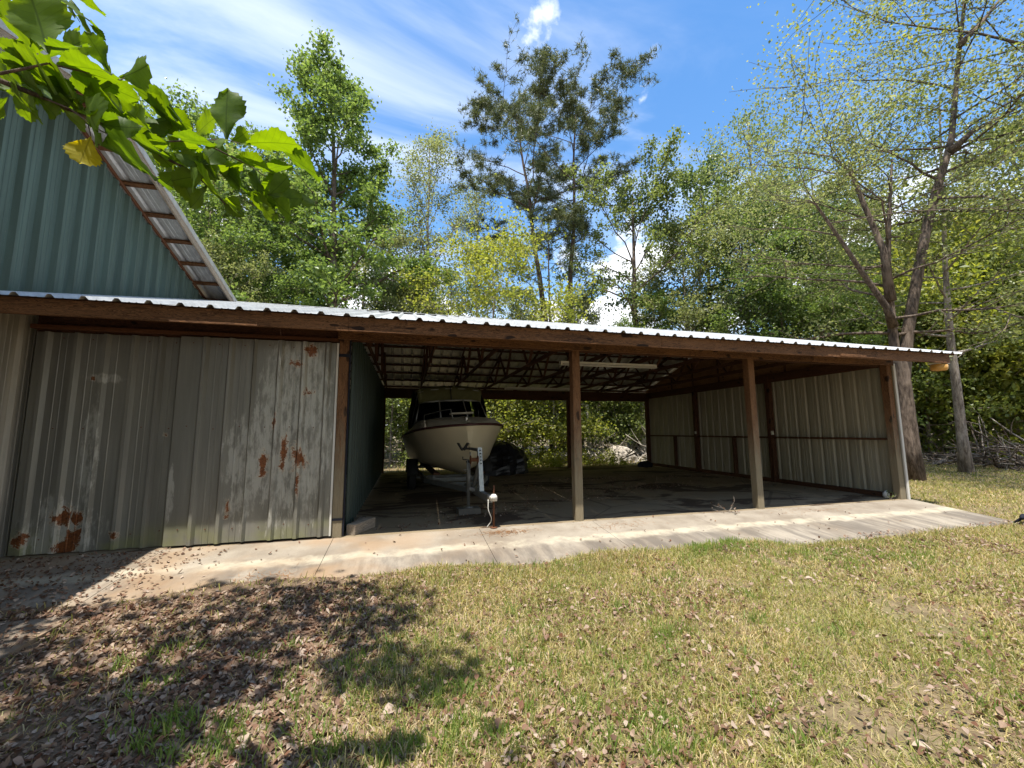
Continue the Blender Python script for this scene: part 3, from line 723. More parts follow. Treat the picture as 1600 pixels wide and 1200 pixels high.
# folding canvas top over hoops
cv = MB(); Vc = []; nA = 15
hoops = [(2.52, 0.80, 2.26, 0.02), (2.62, 0.84, 2.56, 0.07), (2.9, 0.87, 2.62, 0.09), (3.5, 0.90, 2.63, 0.10), (4.2, 0.90, 2.60, 0.10), (4.7, 0.88, 2.50, 0.09)]
for y, hw, z, cr in hoops:
    for k in range(nA):
        f = -1+2*k/(nA-1); e = max(0, abs(f)-0.86)/0.14
        Vc.append((hw*f*(1+0.03*e), y+0.012*math.sin(k*2.1), z+cr*(1-f*f)-0.05*e*e+0.006*math.sin(k*3.3+y*5)))
cv.add(Vc, [(i*nA+k, i*nA+k+1, (i+1)*nA+k+1, (i+1)*nA+k) for i in range(len(hoops)-1) for k in range(nA-1)])
ct = build(cv, 'canvas_top', CANVAS, boat, True, M_B)
mo = ct.modifiers.new('s', 'SOLIDIFY'); mo.thickness = 0.012
mb = MB(); mb.tube([(0.02, 2.50, 2.28), (0.02, 2.60, 2.63), (0.02, 2.92, 2.71)], 0.012, 6); build(mb, 'canvas_seam', NAVY, ct, True, M_B)
for y, hw, z, cr in (hoops[1], hoops[3], hoops[5]):
    mb = MB(); mb.tube([(-1.0, 3.4, 1.5), (-hw, y, z-0.05)]+[(hw*f, y, z-0.03+cr*(1-f*f)) for f in (-.6, 0, .6)]+[(hw, y, z-0.05), (1.0, 3.4, 1.5)], 0.012, 6); build(mb, 'hoop', ALU, boat, True, M_B)
for sgn in (-1, 1):   # side curtains
    mb = MB(); Vs = []
    yy = [2.62, 2.95, 3.4, 3.9, 4.35, 4.75]; zt = [2.27, 2.60, 2.62, 2.60, 2.55, 2.46]
    for k, (y, z) in enumerate(zip(yy, zt)):
        Vs += [(sgn*(1.02+0.015*math.sin(k*2)), y, 1.56), (sgn*(0.98+0.02*math.sin(k*3)), y, 2.05), (sgn*0.905, y, z)]
    mb.add(Vs, [(3*i+k, 3*i+k+1, 3*i+k+4, 3*i+k+3) for i in range(5) for k in range(2)]); build(mb, 'side_curtain', NAVY, boat, True, M_B)
mb = MB(); mb.add([(-0.98, 4.78, 1.50), (0.98, 4.78, 1.50), (0.88, 4.72, 2.52), (-0.88, 4.72, 2.52), (0, 4.72, 2.60)], [(0, 1, 2, 3), (3, 2, 4)]); build(mb, 'aft_curtain', NAVY, boat, M=M_B)
# bow rails, cleats, outboard
def rail(pts):
    mb = MB(); mb.tube(pts, 0.011, 8); build(mb, 'bow_rail', ALU, boat, True, M_B)
rail([(-0.78, 1.75, 1.66), (-0.76, 1.70, 1.88), (-0.45, 0.78, 1.93), (-0.30, 0.50, 1.94), (-0.26, 0.46, 1.72)])
rail([(0.98, 1.75, 1.60), (0.96, 1.70, 1.86), (0.70, 0.85, 1.90), (0.62, 0.75, 1.66)])
mb = MB(); mb.box((0, 0.35, 1.735), (0.02, 0.08, 0.012)); mb.box((0, 0.35, 1.71), (0.012, 0.03, 0.03)); build(mb, 'cleat', ALU, boat, M=M_B)
mb = MB(); mb.box((-0.42, 0.62, 1.66), (0.10, 0.004, 0.012), Matrix.Rotation(0.5, 4, 'Z')); 
mb = MB(); mb.box((0, 6.3, 1.45), (0.20, 0.28, 0.28)); mb.box((0, 6.28, 0.95), (0.08, 0.14, 0.45)); build(mb, 'outboard_motor', NAVY, boat, M=M_B)
# eye for the winch strap
mb = MB(); mb.tube([(0, 0.03+0.05*math.cos(a), 0.98+0.05*math.sin(a)) for a in np.linspace(0, 6.28, 13)], 0.009, 6); build(mb, 'bow_eye', ALU, boat, True, M_B)

# ------------------------------------------------------------------ trailer
M_T = Matrix.Translation((1.30, 6.20, 0)) @ Matrix.Rotation(math.atan2(1.30-1.10, 10.7-6.2), 4, 'Z')
trl = thing('boat_trailer', 'galvanised boat trailer with winch post and tongue jack under the cream boat', 'trailer', (1.3, 6.3, 0))
def tb(name, p, q, w, h, mat=GALV, par=trl, up=(0, 0, 1)):
    mb = MB(); M = axes_matrix(p, q, up); mb.box((0, 0, 0), ((Vector(q)-Vector(p)).length/2, w/2, h/2)); return build(mb, name, mat, par, M=M_T @ M)
tb('tongue', (0, 0.10, 0.40), (0, 2.1, 0.36), 0.075, 0.11)
for s in (-1, 1):
    tb('frame_rail', (s*0.03, 1.35, 0.37), (s*0.70, 3.3, 0.36), 0.06, 0.10); tb('frame_rail', (s*0.70, 3.28, 0.36), (s*0.72, 7.4, 0.38), 0.06, 0.10)
    tb('bunk', (s*0.50, 2.9, 0.53), (s*0.52, 7.3, 0.53), 0.14, 0.045, WOODIN)
    for y in (3.3, 7.0): tb('bunk_bracket', (s*0.51, y, 0.36), (s*0.51, y, 0.51), 0.05, 0.05)
    # fender
    mb = MB(); a = np.linspace(R_(8), R_(172), 15); Vf = []
    for q in a:
        for dx in (-0.13, 0.13): Vf.append((s*0.93+dx, 4.55+0.43*math.cos(q), 0.33+0.43*math.sin(q)))
    mb.add(Vf, [(2*i, 2*i+1, 2*i+3, 2*i+2) for i in range(14)])
    fe = build(mb, 'fender', BLACK, trl, True, M_T); fe.modifiers.new('s', 'SOLIDIFY').thickness = 0.012
    wh = bpy.data.objects.new('wheel', None); col.objects.link(wh)
    MW = M_T @ Matrix.Translation((s*0.93, 4.55, 0.335)) @ Matrix.Rotation(R_(90), 4, 'Y'); place(wh, MW, trl)
    mb = MB(); mb.lathe([(0.19, -0.085), (0.27, -0.10), (0.325, -0.085), (0.335, -0.03), (0.335, 0.03), (0.325, 0.085), (0.27, 0.10), (0.19, 0.085)], 28); build(mb, 'tyre', BLACK, wh, True, MW)
    mb = MB(); mb.lathe([(0.0, 0.03), (0.06, 0.05), (0.08, 0.02), (0.15, 0.01), (0.19, 0.07), (0.20, 0.085), (0.20, -0.085), (0.0, -0.06)], 24); build(mb, 'rim', GALV, wh, True, MW)
tb('axle', (-0.86, 4.55, 0.31), (0.86, 4.55, 0.31), 0.06, 0.06)
tb('cross_member', (-0.70, 3.3, 0.36), (0.70, 3.3, 0.36), 0.06, 0.09); tb('cross_member', (-0.71, 6.9, 0.37), (0.71, 6.9, 0.37), 0.06, 0.09); tb('cross_member', (-0.36, 2.3, 0.37), (0.36, 2.3, 0.37), 0.05, 0.08)
# coupler with white ball cap and lever
mb = MB(); mb.box((0, 0.0, 0.44), (0.045, 0.13, 0.035)); mb.lathe([(0.0, 0.06), (0.03, 0.055), (0.05, 0.03), (0.055, -0.02), (0.0, -0.02)], 14, Matrix.Translation((0, -0.10, 0.45))); build(mb, 'coupler', DIRTYWHITE, trl, True, M_T)
mb = MB(); mb.tube([(0.01, -0.06, 0.50), (0.015, -0.05, 0.56), (0.02, -0.04, 0.63)], [0.013, 0.012, 0.015], 8); build(mb, 'coupler_lever', RUSTM, trl, True, M_T)
# winch stand: tall galvanised post, bow stop, winch drum
tb('winch_post', (0.0, 0.72, 0.42), (0.0, 0.90, 1.16), 0.075, 0.075, ALU, up=(0, 1, 0))
tb('winch_brace', (0.0, 1.4, 0.42), (0.0, 0.88, 0.95), 0.05, 0.05, GALV, up=(0, 1, 0))
mb = MB()
for k in range(5): mb.box((0, 0.77+0.018*k+0.005, 0.90+0.055*k), (0.012, 0.008, 0.010))
build(mb, 'adjustment_hole', BLACK, trl, M=M_T @ Matrix.Translation((0, -0.012, 0)))
tb('bow_stop_arm', (0.0, 0.90, 1.12), (-0.02, 1.62, 1.12), 0.05, 0.05)
mb = MB()
for s in (-1, 1): mb.box((s*0.055-0.16, 1.62, 1.16), (0.012, 0.09, 0.08), Matrix.Rotation(s*0.55, 4, 'Y'))
mb.box((-0.08, 1.60, 1.12), (0.10, 0.03, 0.02)); build(mb, 'bow_stop', BLACK, trl, M=M_T)
MW = M_T @ Matrix.Translation((-0.10, 0.86, 0.96)) @ Matrix.Rotation(R_(90), 4, 'Y')
mb = MB(); mb.lathe([(0.0, -0.07), (0.075, -0.07), (0.075, -0.06), (0.035, -0.058), (0.035, 0.058), (0.075, 0.06), (0.075, 0.07), (0.0, 0.07)], 18); build(mb, 'winch_drum', RUSTM, trl, True, MW)
mb = MB(); mb.tube([(-0.19, 0.86, 0.96), (-0.22, 0.86, 0.96), (-0.23, 0.80, 0.80), (-0.30, 0.80, 0.79)], 0.010, 6); build(mb, 'winch_handle', GALV, trl, True, M_T)
# tongue jack on a block
mb = MB(); mb.tube([(-0.14, 1.15, 0.12), (-0.14, 1.15, 0.88)], 0.030, 12); mb.tube([(-0.14, 1.15, 0.42), (-0.14, 1.15, 0.90)], 0.038, 12); mb.lathe([(0, 0), (0.09, 0), (0.09, 0.015), (0.0, 0.02)], 14, Matrix.Translation((-0.14, 1.15, 0.105))); build(mb, 'jack', GALV, trl, True, M_T)
mb = MB(); mb.tube([(-0.14, 1.15, 0.90), (-0.14, 1.15, 0.94), (-0.25, 1.13, 0.95), (-0.25, 1.13, 1.0)], 0.011, 6); mb.lathe([(0.0, 0), (0.05, 0), (0.055, 0.02), (0.0, 0.03)], 12, Matrix.Translation((-0.14, 1.15, 0.895))); build(mb, 'jack_crank', BLACK, trl, True, M_T)
tb('jack_bracket', (-0.14, 1.15, 0.44), (-0.02, 1.15, 0.40), 0.12, 0.06)
# stand rod under the coupler and a loose white cable to the floor
mb = MB(); mb.tube([(0.02, -0.02, 0.0), (0.02, -0.02, 0.41)], 0.016, 8); mb.lathe([(0, 0), (0.06, 0), (0.06, 0.01), (0, 0.012)], 10, Matrix.Translation((0.02, -0.02, 0.0))); build(mb, 'prop_stand', RUSTM, trl, True, M_T)
mb = MB(); t_ = np.linspace(0, 1, 25); mb.tube(np.stack([-0.07-0.05*np.sin(t_*7)*t_+0.02*t_, -0.03-0.04*np.sin(t_*4), 0.42-0.415*t_], 1), 0.006, 6); build(mb, 'safety_cable', DIRTYWHITE, trl, True, M_T)

# ------------------------------------------------------------------ loose things under the roof
def bentbox(name, label, cat, loc, rot, h, mat, group=None):
    mb = MB(); x, y, z = h; e = min(h)*0.12
    prof = [(-y+e, -z), (y-e, -z), (y, -z+e), (y, z-e), (y-e, z), (-y+e, z), (-y, z-e), (-y, -z+e)]
    V = [(sx*(x-ex), a*sc_, c*sc_) for sx, ex, sc_ in ((-1, 0, .94), (-1, e, 1), (1, e, 1), (1, 0, .94)) for a, c in prof]
    F = [(k*8+i, (k+1)*8+i, (k+1)*8+(i+1) % 8, k*8+(i+1) % 8) for k in range(3) for i in range(8)]
    mb.add(V, F); n = mb.n; mb.add([(-x, 0, 0)], []); mb.add([(x, 0, 0)], [])
    mb.F3 += [[n, i, (i+1) % 8] for i in range(8)] + [[n+1, 24+(i+1) % 8, 24+i] for i in range(8)]
    o = build(mb, name, mat, None, False, Matrix.Translation(loc) @ Matrix.Rotation(rot, 4, 'Z'))
    return tag(o, label, cat, group)
bentbox('timber_block', 'weathered timber offcut lying at the foot of the door post', 'wood block', (-0.60, 6.52, 0.075), R_(62), (0.26, 0.07, 0.075), WOODGREY)
bentbox('timber_block', 'short thin timber leaning flat beside the dark green wall', 'wood block', (-0.66, 6.98, 0.045), R_(85), (0.20, 0.045, 0.045), WOODGREY)
p = M_T @ Vector((-0.14, 1.15, 0)); 
bentbox('concrete_block', 'dark concrete block set under the trailer jack', 'block', (p.x, p.y, 0.052), R_(6), (0.20, 0.11, 0.052), m_plain('dark_block', (0.10, 0.09, 0.075), 0.9))
# tarp covered heap
def lumpy(name, loc, size, seed, mat, label, cat, fold=0.10, n=26, m=14):
    r = np.random.default_rng(seed); mb = MB(); V = []
    ph = r.uniform(0, 6.28, 12)
    for j in range(m+1):
        f = j/m; z = f**0.9; rad = math.sqrt(max(0.0, 1-z**2.4))*(1+0.10*math.sin(3*f+ph[0]))+0.02*(1-f)
        for i in range(n):
            a = i*2*math.pi/n
            w = 1+fold*(math.sin(3*a+ph[1])+0.8*math.sin(7*a+ph[2]+3*f)+0.6*math.sin(11*a+ph[3]-5*f))*(1-0.4*f)+r.normal(0, 0.03)
            V.append((size[0]*rad*w*math.cos(a), size[1]*rad*w*math.sin(a), size[2]*z+r.normal(0, 0.012)*(j > 0)))
    mb.add(V, [(j*n+i, j*n+(i+1) % n, (j+1)*n+(i+1) % n, (j+1)*n+i) for j in range(m) for i in range(n)])
    o = build(mb, name, mat, None, False, Matrix.Translation(loc)); return tag(o, label, cat)
lumpy('tarp_heap', (3.25, 14.0, 0.0), (0.85, 0.75, 1.12), 3, TARP, 'heap covered with crumpled black plastic sheeting behind the boat', 'tarp')
lumpy('rag_heap', (9.35, 14.6, 0.0), (0.32, 0.25, 0.22), 5, NAVY, 'low dark heap of rags in the far corner by the back post', 'rags')
# strip lights
def strip_light(x, y, z, lab):
    t = thing('strip_light', lab, 'light', (x, y, z)); L = 2.44
    mb = MB(); V = []
    for sx in (0, L): V += [(sx, -0.055, 0.06), (sx, -0.06, 0.02), (sx, -0.02, 0.0), (sx, 0.02, 0.0), (sx, 0.06, 0.02), (sx, 0.055, 0.06)]
    mb.add(V, [(i, 6+i, 6+(i+1) % 6, (i+1) % 6) for i in range(6)]+[(0, 1, 2, 5), (2, 3, 4, 5), (6, 11, 8, 7), (8, 11, 10, 9)])
    build(mb, 'housing', WHITE, t, M=Matrix.Translation((x, y, z)))
    for s in (-1, 1):
        mb = MB(); mb.tube([(0.03, s*0.045, -0.012), (L-0.03, s*0.045, -0.012)], 0.017, 8); build(mb, 'tube', DIRTYWHITE, t, True, Matrix.Translation((x, y, z)))
    for q in (0.0, L):
        mb = MB(); mb.box((q, 0, 0.015), (0.014, 0.065, 0.045)); build(mb, 'end_cap', WHITE, t, M=Matrix.Translation((x, y, z)))
strip_light(3.38, 8.5, 2.97, 'cream twin-tube strip light under the trusses behind the second post')
strip_light(3.42, 14.0, 2.97, 'cream strip light hung close to the dark back beam')
t = thing('eave_lamp', 'amber drum lamp hanging under the right end of the fascia', 'lamp', (10.42, 5.62, 2.75))
ML = Matrix.Translation((10.42, 5.62, 2.75))
mb = MB(); mb.box((0, 0, 0.005), (0.15, 0.10, 0.012)); mb.tube([(0.0, 0, 0.0), (0.0, -0.06, 0.10)], 0.02, 8); build(mb, 'mounting_plate', WHITE, t, M=ML)
mb = MB(); mb.lathe([(0.115, -0.01), (0.135, -0.03), (0.13, -0.11), (0.11, -0.135), (0.0, -0.14)], 20); build(mb, 'shade', AMBER, t, True, ML)
mb = MB(); mb.lathe([(0.0, 0.0), (0.045, 0.01), (0.058, 0.06), (0.05, 0.11), (0.022, 0.135), (0.02, 0.155), (0.0, 0.155)], 14)
tag(build(mb, 'plastic_jug', DIRTYWHITE, None, True, Matrix.Translation((9.80, 6.42, 0.001))), 'small white plastic jug standing at the foot of the right end post', 'jug')
# black iron piece on the corner of the apron
t = thing('iron_fire_dog', 'black cast iron piece with splayed feet at the outer apron corner', 'iron piece', (9.95, 4.55, -0.16))
MI = Matrix.Translation((9.98, 4.55, -0.165)) @ Matrix.Rotation(R_(20), 4, 'Z')
mb = MB(); mb.tube([(-0.22, 0, 0.15), (-0.08, 0, 0.17), (0.06, 0.01, 0.12), (0.30, 0.02, 0.14)], [0.022, 0.03, 0.035, 0.02], 8); build(mb, 'bar', NAVY, t, True, MI)
for a, b in ((-0.02, -0.12), (0.02, 0.12)):
    mb = MB(); mb.tube([(0.05, 0, 0.13), (0.07+a, b*0.6, 0.06), (0.06+a, b, 0.0)], [0.025, 0.02, 0.022], 8); build(mb, 'foot', NAVY, t, True, MI)

# ------------------------------------------------------------------ trees
def leaf_quads(C, size, r, flat=0.35):
    """a folded two-triangle leaf at each centre"""
    n = len(C); d = r.normal(0, 1, (n, 3)); d /= np.linalg.norm(d, axis=1)[:, None]
    nrm = r.normal(0, 1, (n, 3)); nrm[:, 2] = np.abs(nrm[:, 2])+flat*2
    w = np.cross(d, nrm); w /= np.linalg.norm(w, axis=1)[:, None]+1e-9
    s = size*r.uniform(0.65, 1.35, n)[:, None]; up = np.cross(w, d)
    a = C-d*s*0.5; b = C+d*s*0.5; c = C+w*s*0.36+up*s*0.08; e = C-w*s*0.36+up*s*0.08
    V = np.stack([a, c, b, e], 1).reshape(-1, 3); i = np.arange(n)*4
    return V, np.stack([i, i+1, i+2, i+3], 1)
def needle_tufts(C, size, r, k=9):
    n = len(C); base = r.normal(0, 1, (n, 3)); base[:, 2] = base[:, 2]*0.7+0.2; base /= np.linalg.norm(base, axis=1)[:, None]
    d = base[:, None, :]*0.55 + r.normal(0, 0.62, (n, k, 3)); d /= np.linalg.norm(d, axis=2)[:, :, None]
    w = np.cross(d, r.normal(0, 1, (n, k, 3))); w /= np.linalg.norm(w, axis=2)[:, :, None]
    s = size*r.uniform(0.7, 1.2, (n, k, 1)); O = np.broadcast_to(C[:, None, :], d.shape)
    V = np.stack([O-w*0.016, O+w*0.016, O+d*s+w*0.006, O+d*s-w*0.006], 2).reshape(-1, 3); i = np.arange(n*k)*4
    return V, np.stack([i, i+1, i+2, i+3], 1)
def bend(p0, d0, L, n, r, wob, droop=0.0, up=0.0):
    P = [np.array(p0, float)]; d = np.array(d0, float)/np.linalg.norm(d0)
    for k in range(n):
        d = d + r.normal(0, wob, 3) + np.array([0, 0, up-droop*k/n]); d /= np.linalg.norm(d); P.append(P[-1]+d*L/n)
    return np.array(P)
def grow_tree(seed, H, r0, crown_lo, spread, nlimb, leaf, nleaf, shape='round', lean=(0, 0), sub=5, clump=0.55, limb_up=0.55, wob=0.10, stems=None, twig=True, pine=False, fill=0.0, uprt=0.03):
    """returns (wood MB, crown V, F): trunk, limbs, side branches, and leaf clumps along the outer branches"""
    r = np.random.default_rng(seed); wood = MB(); cl = []; tw = MB()
    if stems is None:
        top = np.array([lean[0], lean[1], H]); n = 12; P = np.array([top*np.array([f**1.3, f**1.3, f]) for f in np.linspace(0, 1, n+1)])
        P[1:, :2] += np.cumsum(r.normal(0, 0.012*H/n*3, (n, 2)), 0)
        stems = [(P, r0)]
    for P, rr in stems:
        n = len(P)-1; f = np.linspace(0, 1, n+1); rad = rr*(1-f*0.88); rad[0] *= 1.35
        wood.tube(P, rad, 10)
        nl = max(3, int(nlimb*np.linalg.norm(P[-1]-P[0])/H))
        for k in range(nl):
            g = crown_lo+(1-crown_lo)*((k+r.uniform(0, 1))/nl)**0.9; g = min(g, 0.985)
            q = g*n; i = int(q); b = P[i]+(P[min(i+1, n)]-P[i])*(q-i); h = (g-crown_lo)/(1-crown_lo)
            prof = {'round': math.sin(math.pi*min(1, 0.18+0.80*h))**0.7, 'cone': 1.05-0.80*h, 'top': 0.35+0.75*math.sin(math.pi*(0.25+0.62*h)), 'col': 0.8-0.35*h}[shape]
            L = spread*prof*r.uniform(0.7, 1.25)+0.3; az = k*2.4+r.uniform(-0.6, 0.6)
            el = limb_up+(0.55*h)+r.normal(0, 0.12)
            d = np.array([math.cos(az)*math.cos(el), math.sin(az)*math.cos(el), math.sin(el)])
            B = bend(b, d, L, 6, r, wob, 0.05, uprt); rb = max(0.012, rr*(1-g*0.85)*0.42)
            wood.tube(B, np.linspace(rb, rb*0.2, 7), 6, False)
            ns = max(2, int(sub*L/spread+1.5))
            for s in range(ns):
                fs = 0.30+0.70*(s+r.uniform(0, 1))/ns; j = min(5, int(fs*6)); bb = B[j]+(B[j+1]-B[j])*(fs*6-j)
                d2 = (B[j+1]-B[j])/np.linalg.norm(B[j+1]-B[j])+r.normal(0, 0.65, 3); d2[2] = d2[2]*0.6+0.1
                L2 = L*r.uniform(0.22, 0.45); S2 = bend(bb, d2, L2, 3, r, 0.2, 0.0, 0.03)
                if twig: tw.tube(S2, np.linspace(rb*0.35, 0.006, 4), 4, False)
                cl += [S2[1], S2[2], S2[3], (S2[2]+S2[3])/2]
            cl += [B[5], B[6]]
    cl = np.array(cl); off = wood.n
    if tw.n:
        wood.V += tw.V; wood.F4 += [[i+off for i in f] for f in tw.F4]; wood.n += tw.n
    if nleaf == 0: return wood, None, None
    wgt = r.uniform(0.25, 1.0, len(cl))**2.2; wgt /= wgt.sum()
    pick = r.choice(len(cl), nleaf, p=wgt); 
    C = cl[pick] + r.normal(0, 1, (nleaf, 3))*np.array([1, 1, 0.62])*clump*r.uniform(0.5, 1.3, (nleaf, 1))
    if pine: V, Fq = needle_tufts(C, leaf, r)
    else: V, Fq = leaf_quads(C, leaf, r)
    return wood, V, Fq
_tm = {}
def tree(key, name, label, loc, rot=0.0, scale=1.0, group=None, bark=BARK, leafm=LF_MID, zs=1.0, **kw):
    """a tree; later trees with the same key share the meshes"""
    if key not in _tm:
        w, V, Fq = grow_tree(**kw); wm = w.mesh('trunk', True); wm.materials.append(bark)
        cm = None
        if V is not None: cm = mesh_np('crown', V, [Fq]); cm.materials.append(leafm)
        _tm[key] = (wm, cm)
    wm, cm = _tm[key]
    o = bpy.data.objects.new(name, None); col.objects.link(o)
    M = Matrix.Translation(loc) @ Matrix.Rotation(rot, 4, 'Z') @ Matrix.Diagonal((scale, scale, scale*zs, 1)); place(o, M); tag(o, label, 'tree', group)
    for nm, me in (('trunk', wm), ('crown', cm)):
        if me is not None: obj(nm, me, None, o, M)
    return o
def gz0(x, y): return float(ground_z(x, y))
def polar(u, D, z=None):
    """ground point in the direction of image column u, D metres out"""
    d = ray(u, 674); h = math.hypot(d.x, d.y); x, y = d.x/h*D, d.y/h*D
    return (x, y, float(ground_z(x, y))-0.05 if z is None else z)
def top_h(u, v, D):
    d = ray(u, v); return CAM_H + D*d.z/math.hypot(d.x, d.y) + 0.2

# tall sweetgum behind the barn
p = polar(512, 23); H = top_h(480, 85, 23)-1.6
tree('gum', 'sweetgum_tree', 'tall dense sweetgum tree with upright crown behind the barn roof', p, 0.4, 1, None, BARK, LF_GUM, seed=11, H=H, r0=0.34, crown_lo=0.16, spread=6.0, nlimb=44, leaf=0.18, nleaf=46000, shape='cone', lean=(-0.9, 0), sub=7, clump=0.30, limb_up=0.28)
# pair of pines
for k, (u, ut, v, D, sd_, lab) in enumerate(((878, 812, 118, 25, 21, 'tall pine leaning slightly away from its straight neighbour, long side limbs'), (890, 905, 126, 26, 22, 'straight tall pine with bare lower trunk and a long low limb'))):
    p = polar(u, D); q = polar(ut, D); H = top_h(ut, v, D)-2.6
    tree('pine%d' % k, 'pine_tree', lab, p, 0, 1, 'pair of pines', BARKPINE, LF_PINE, seed=sd_, H=H, r0=0.27, crown_lo=0.58, spread=4.3, nlimb=20, leaf=0.26, nleaf=5200, shape='top', lean=(q[0]-p[0], q[1]-p[1]), sub=8, clump=0.17, limb_up=0.12, pine=True, wob=0.16, uprt=0.05)
p = polar(862, 24.5); tree('pine2', 'pine_tree', 'slim young pine standing close against the pair of tall pines', p, 0, 1, None, BARKPINE, LF_PINE, seed=29, H=15.5, r0=0.13, crown_lo=0.40, spread=2.6, nlimb=20, leaf=0.26, nleaf=1000, shape='round', sub=4, clump=0.25, limb_up=0.15, pine=True)
# dark open oak right of the pines
p = polar(1000, 26); tree('oak', 'oak_tree', 'open crooked oak with dark limbs to the right of the pines', p, 1.0, 1, None, BARK, LF_MID, seed=31, H=top_h(1010, 295, 26), r0=0.30, crown_lo=0.30, spread=5.4, nlimb=20, leaf=0.16, nleaf=17000, shape='round', sub=8, clump=0.27, limb_up=0.5, wob=0.22)
# thin-leaved tree left of the pines
p = polar(668, 25); tree('thin', 'ash_tree', 'thin see-through tree with bare twigs at its top left of the pines', p, 0.3, 1, None, BARKPALE, LF_PALE, seed=37, H=top_h(672, 232, 25), r0=0.20, crown_lo=0.22, spread=4.0, nlimb=28, leaf=0.125, nleaf=13000, shape='round', sub=8, clump=0.30, limb_up=0.7)
p = polar(745, 29); tree('thin2', 'ash_tree', 'wispy bare-twigged tree behind the yellow-green tree', p, 0.3, 1, None, BARKPALE, LF_PALE, seed=38, H=top_h(735, 300, 29), r0=0.17, crown_lo=0.30, spread=3.6, nlimb=24, leaf=0.12, nleaf=5200, shape='round', sub=8, clump=0.45, limb_up=0.75)
# yellow-green small tree
p = polar(775, 22); tree('yel', 'maple_tree', 'small yellow-green maple with layered spray foliage below the pines', p, 0.3, 1, None, BARKPALE, LF_YEL, seed=41, H=top_h(770, 400, 22), r0=0.13, crown_lo=0.18, spread=4.2, nlimb=26, leaf=0.15, nleaf=17000, shape='round', sub=6, clump=0.42, limb_up=0.15)

# three-stemmed tree by the right end wall
B0 = on_z(1436, 749, -0.165); bp = (B0.x-0.35, B0.y, -0.2)
fwd = lambda P: (Vector(P)-CAM).dot(FW)
D_ = fwd(bp)
def stem(pts, dd=0.0):
    n = len(pts); return np.array([np.array(at_depth(u, v, D_+dd*i/n)) - np.array(bp) for i, (u, v) in enumerate(pts)])
ST1 = stem([(1428, 752), (1420, 700), (1408, 620), (1398, 545), (1390, 470), (1387, 400), (1390, 320), (1394, 250)], 0.5)
ST2 = stem([(1430, 750), (1425, 690), (1412, 590), (1418, 520), (1432, 440), (1447, 360), (1462, 300), (1478, 250), (1487, 215), (1494, 130), (1502, 50), (1512, -40), (1525, -150)], 0.8)
ST3 = stem([(1396, 510), (1385, 480), (1350, 430), (1310, 370), (1275, 320), (1262, 312)], -0.8)
ST4 = stem([(1392, 470), (1380, 390), (1350, 320), (1330, 270), (1300, 245), (1255, 237)], 1.0)
ST5 = stem([(1487, 235), (1520, 205), (1560, 185), (1620, 150), (1690, 120)], -0.5)
ST6 = stem([(1500, 70), (1530, 40), (1562, 0), (1600, -60)], 0.6)
for s in (ST1, ST2, ST3, ST4, ST5, ST6): s[0] = s[0] if s is ST1 or s is ST2 else s[0]
tr = thing('birch_tree', 'large three-stemmed tree with a broken stem and fine leaves by the right end wall', 'tree', bp)
MT = Matrix.Translation(bp)
wd, V, Fq = grow_tree(seed=51, H=9, r0=0.2, crown_lo=0.42, spread=4.0, nlimb=13, leaf=0.088, nleaf=32000, shape='round', sub=10, clump=0.30, limb_up=0.08, wob=0.18,
                      stems=[(ST1, 0.215), (ST2, 0.20), (ST3, 0.11), (ST4, 0.11), (ST5, 0.09), (ST6, 0.08)])
build(wd, 'trunk', BARK, tr, True, MT)
cm = mesh_np('crown', V, [Fq]); obj('crown', cm, LF_PALE, tr, MT)
# slender pale trunk further right
p = on_z(1510, 738, -0.165); Dn = fwd(p)
def stem_at(p, pts, D): return np.array([np.array(at_depth(u, v, D)) - np.array(p) for u, v in pts])
tr = thing('gum_tree', 'slender pale-barked tree standing on the lawn edge before the brush pile', 'tree', p); MT = Matrix.Translation(p)
SS = stem_at(p, [(1511, 742), (1503, 680), (1494, 600), (1486, 540), (1480, 470), (1477, 420), (1474, 330), (1470, 240), (1468, 150)], Dn); SS[0] = (0, 0, -0.1)
wd, V, Fq = grow_tree(seed=53, H=14, r0=0.2, crown_lo=0.35, spread=3.6, nlimb=20, leaf=0.11, nleaf=7500, shape='round', sub=6, clump=0.45, limb_up=0.1, stems=[(SS, 0.17)])
build(wd, 'trunk', BARKPALE, tr, True, MT); obj('crown', mesh_np('crown', V, [Fq]), LF_MID, tr, MT)

# woodland: kinds share meshes
KINDS = {
 'a': dict(seed=61, H=16, r0=0.24, crown_lo=0.20, spread=4.4, nlimb=30, leaf=0.18, nleaf=19000, shape='round', sub=7, clump=0.33, limb_up=0.3),
 'b': dict(seed=62, H=15, r0=0.20, crown_lo=0.18, spread=4.0, nlimb=30, leaf=0.155, nleaf=17000, shape='round', sub=7, clump=0.32, limb_up=0.35),
 'c': dict(seed=63, H=14, r0=0.18, crown_lo=0.14, spread=4.2, nlimb=30, leaf=0.165, nleaf=17000, shape='round', sub=7, clump=0.32, limb_up=0.2),
 'd': dict(seed=64, H=18, r0=0.20, crown_lo=0.30, spread=3.6, nlimb=26, leaf=0.13, nleaf=7500, shape='round', sub=8, clump=0.32, limb_up=0.55),
 'u': dict(seed=65, H=5.2, r0=0.07, crown_lo=0.05, spread=2.6, nlimb=30, leaf=0.13, nleaf=12000, shape='round', sub=5, clump=0.32, limb_up=0.25),
 'v': dict(seed=66, H=4.2, r0=0.06, crown_lo=0.04, spread=2.4, nlimb=28, leaf=0.12, nleaf=10000, shape='round', sub=5, clump=0.32, limb_up=0.15)}
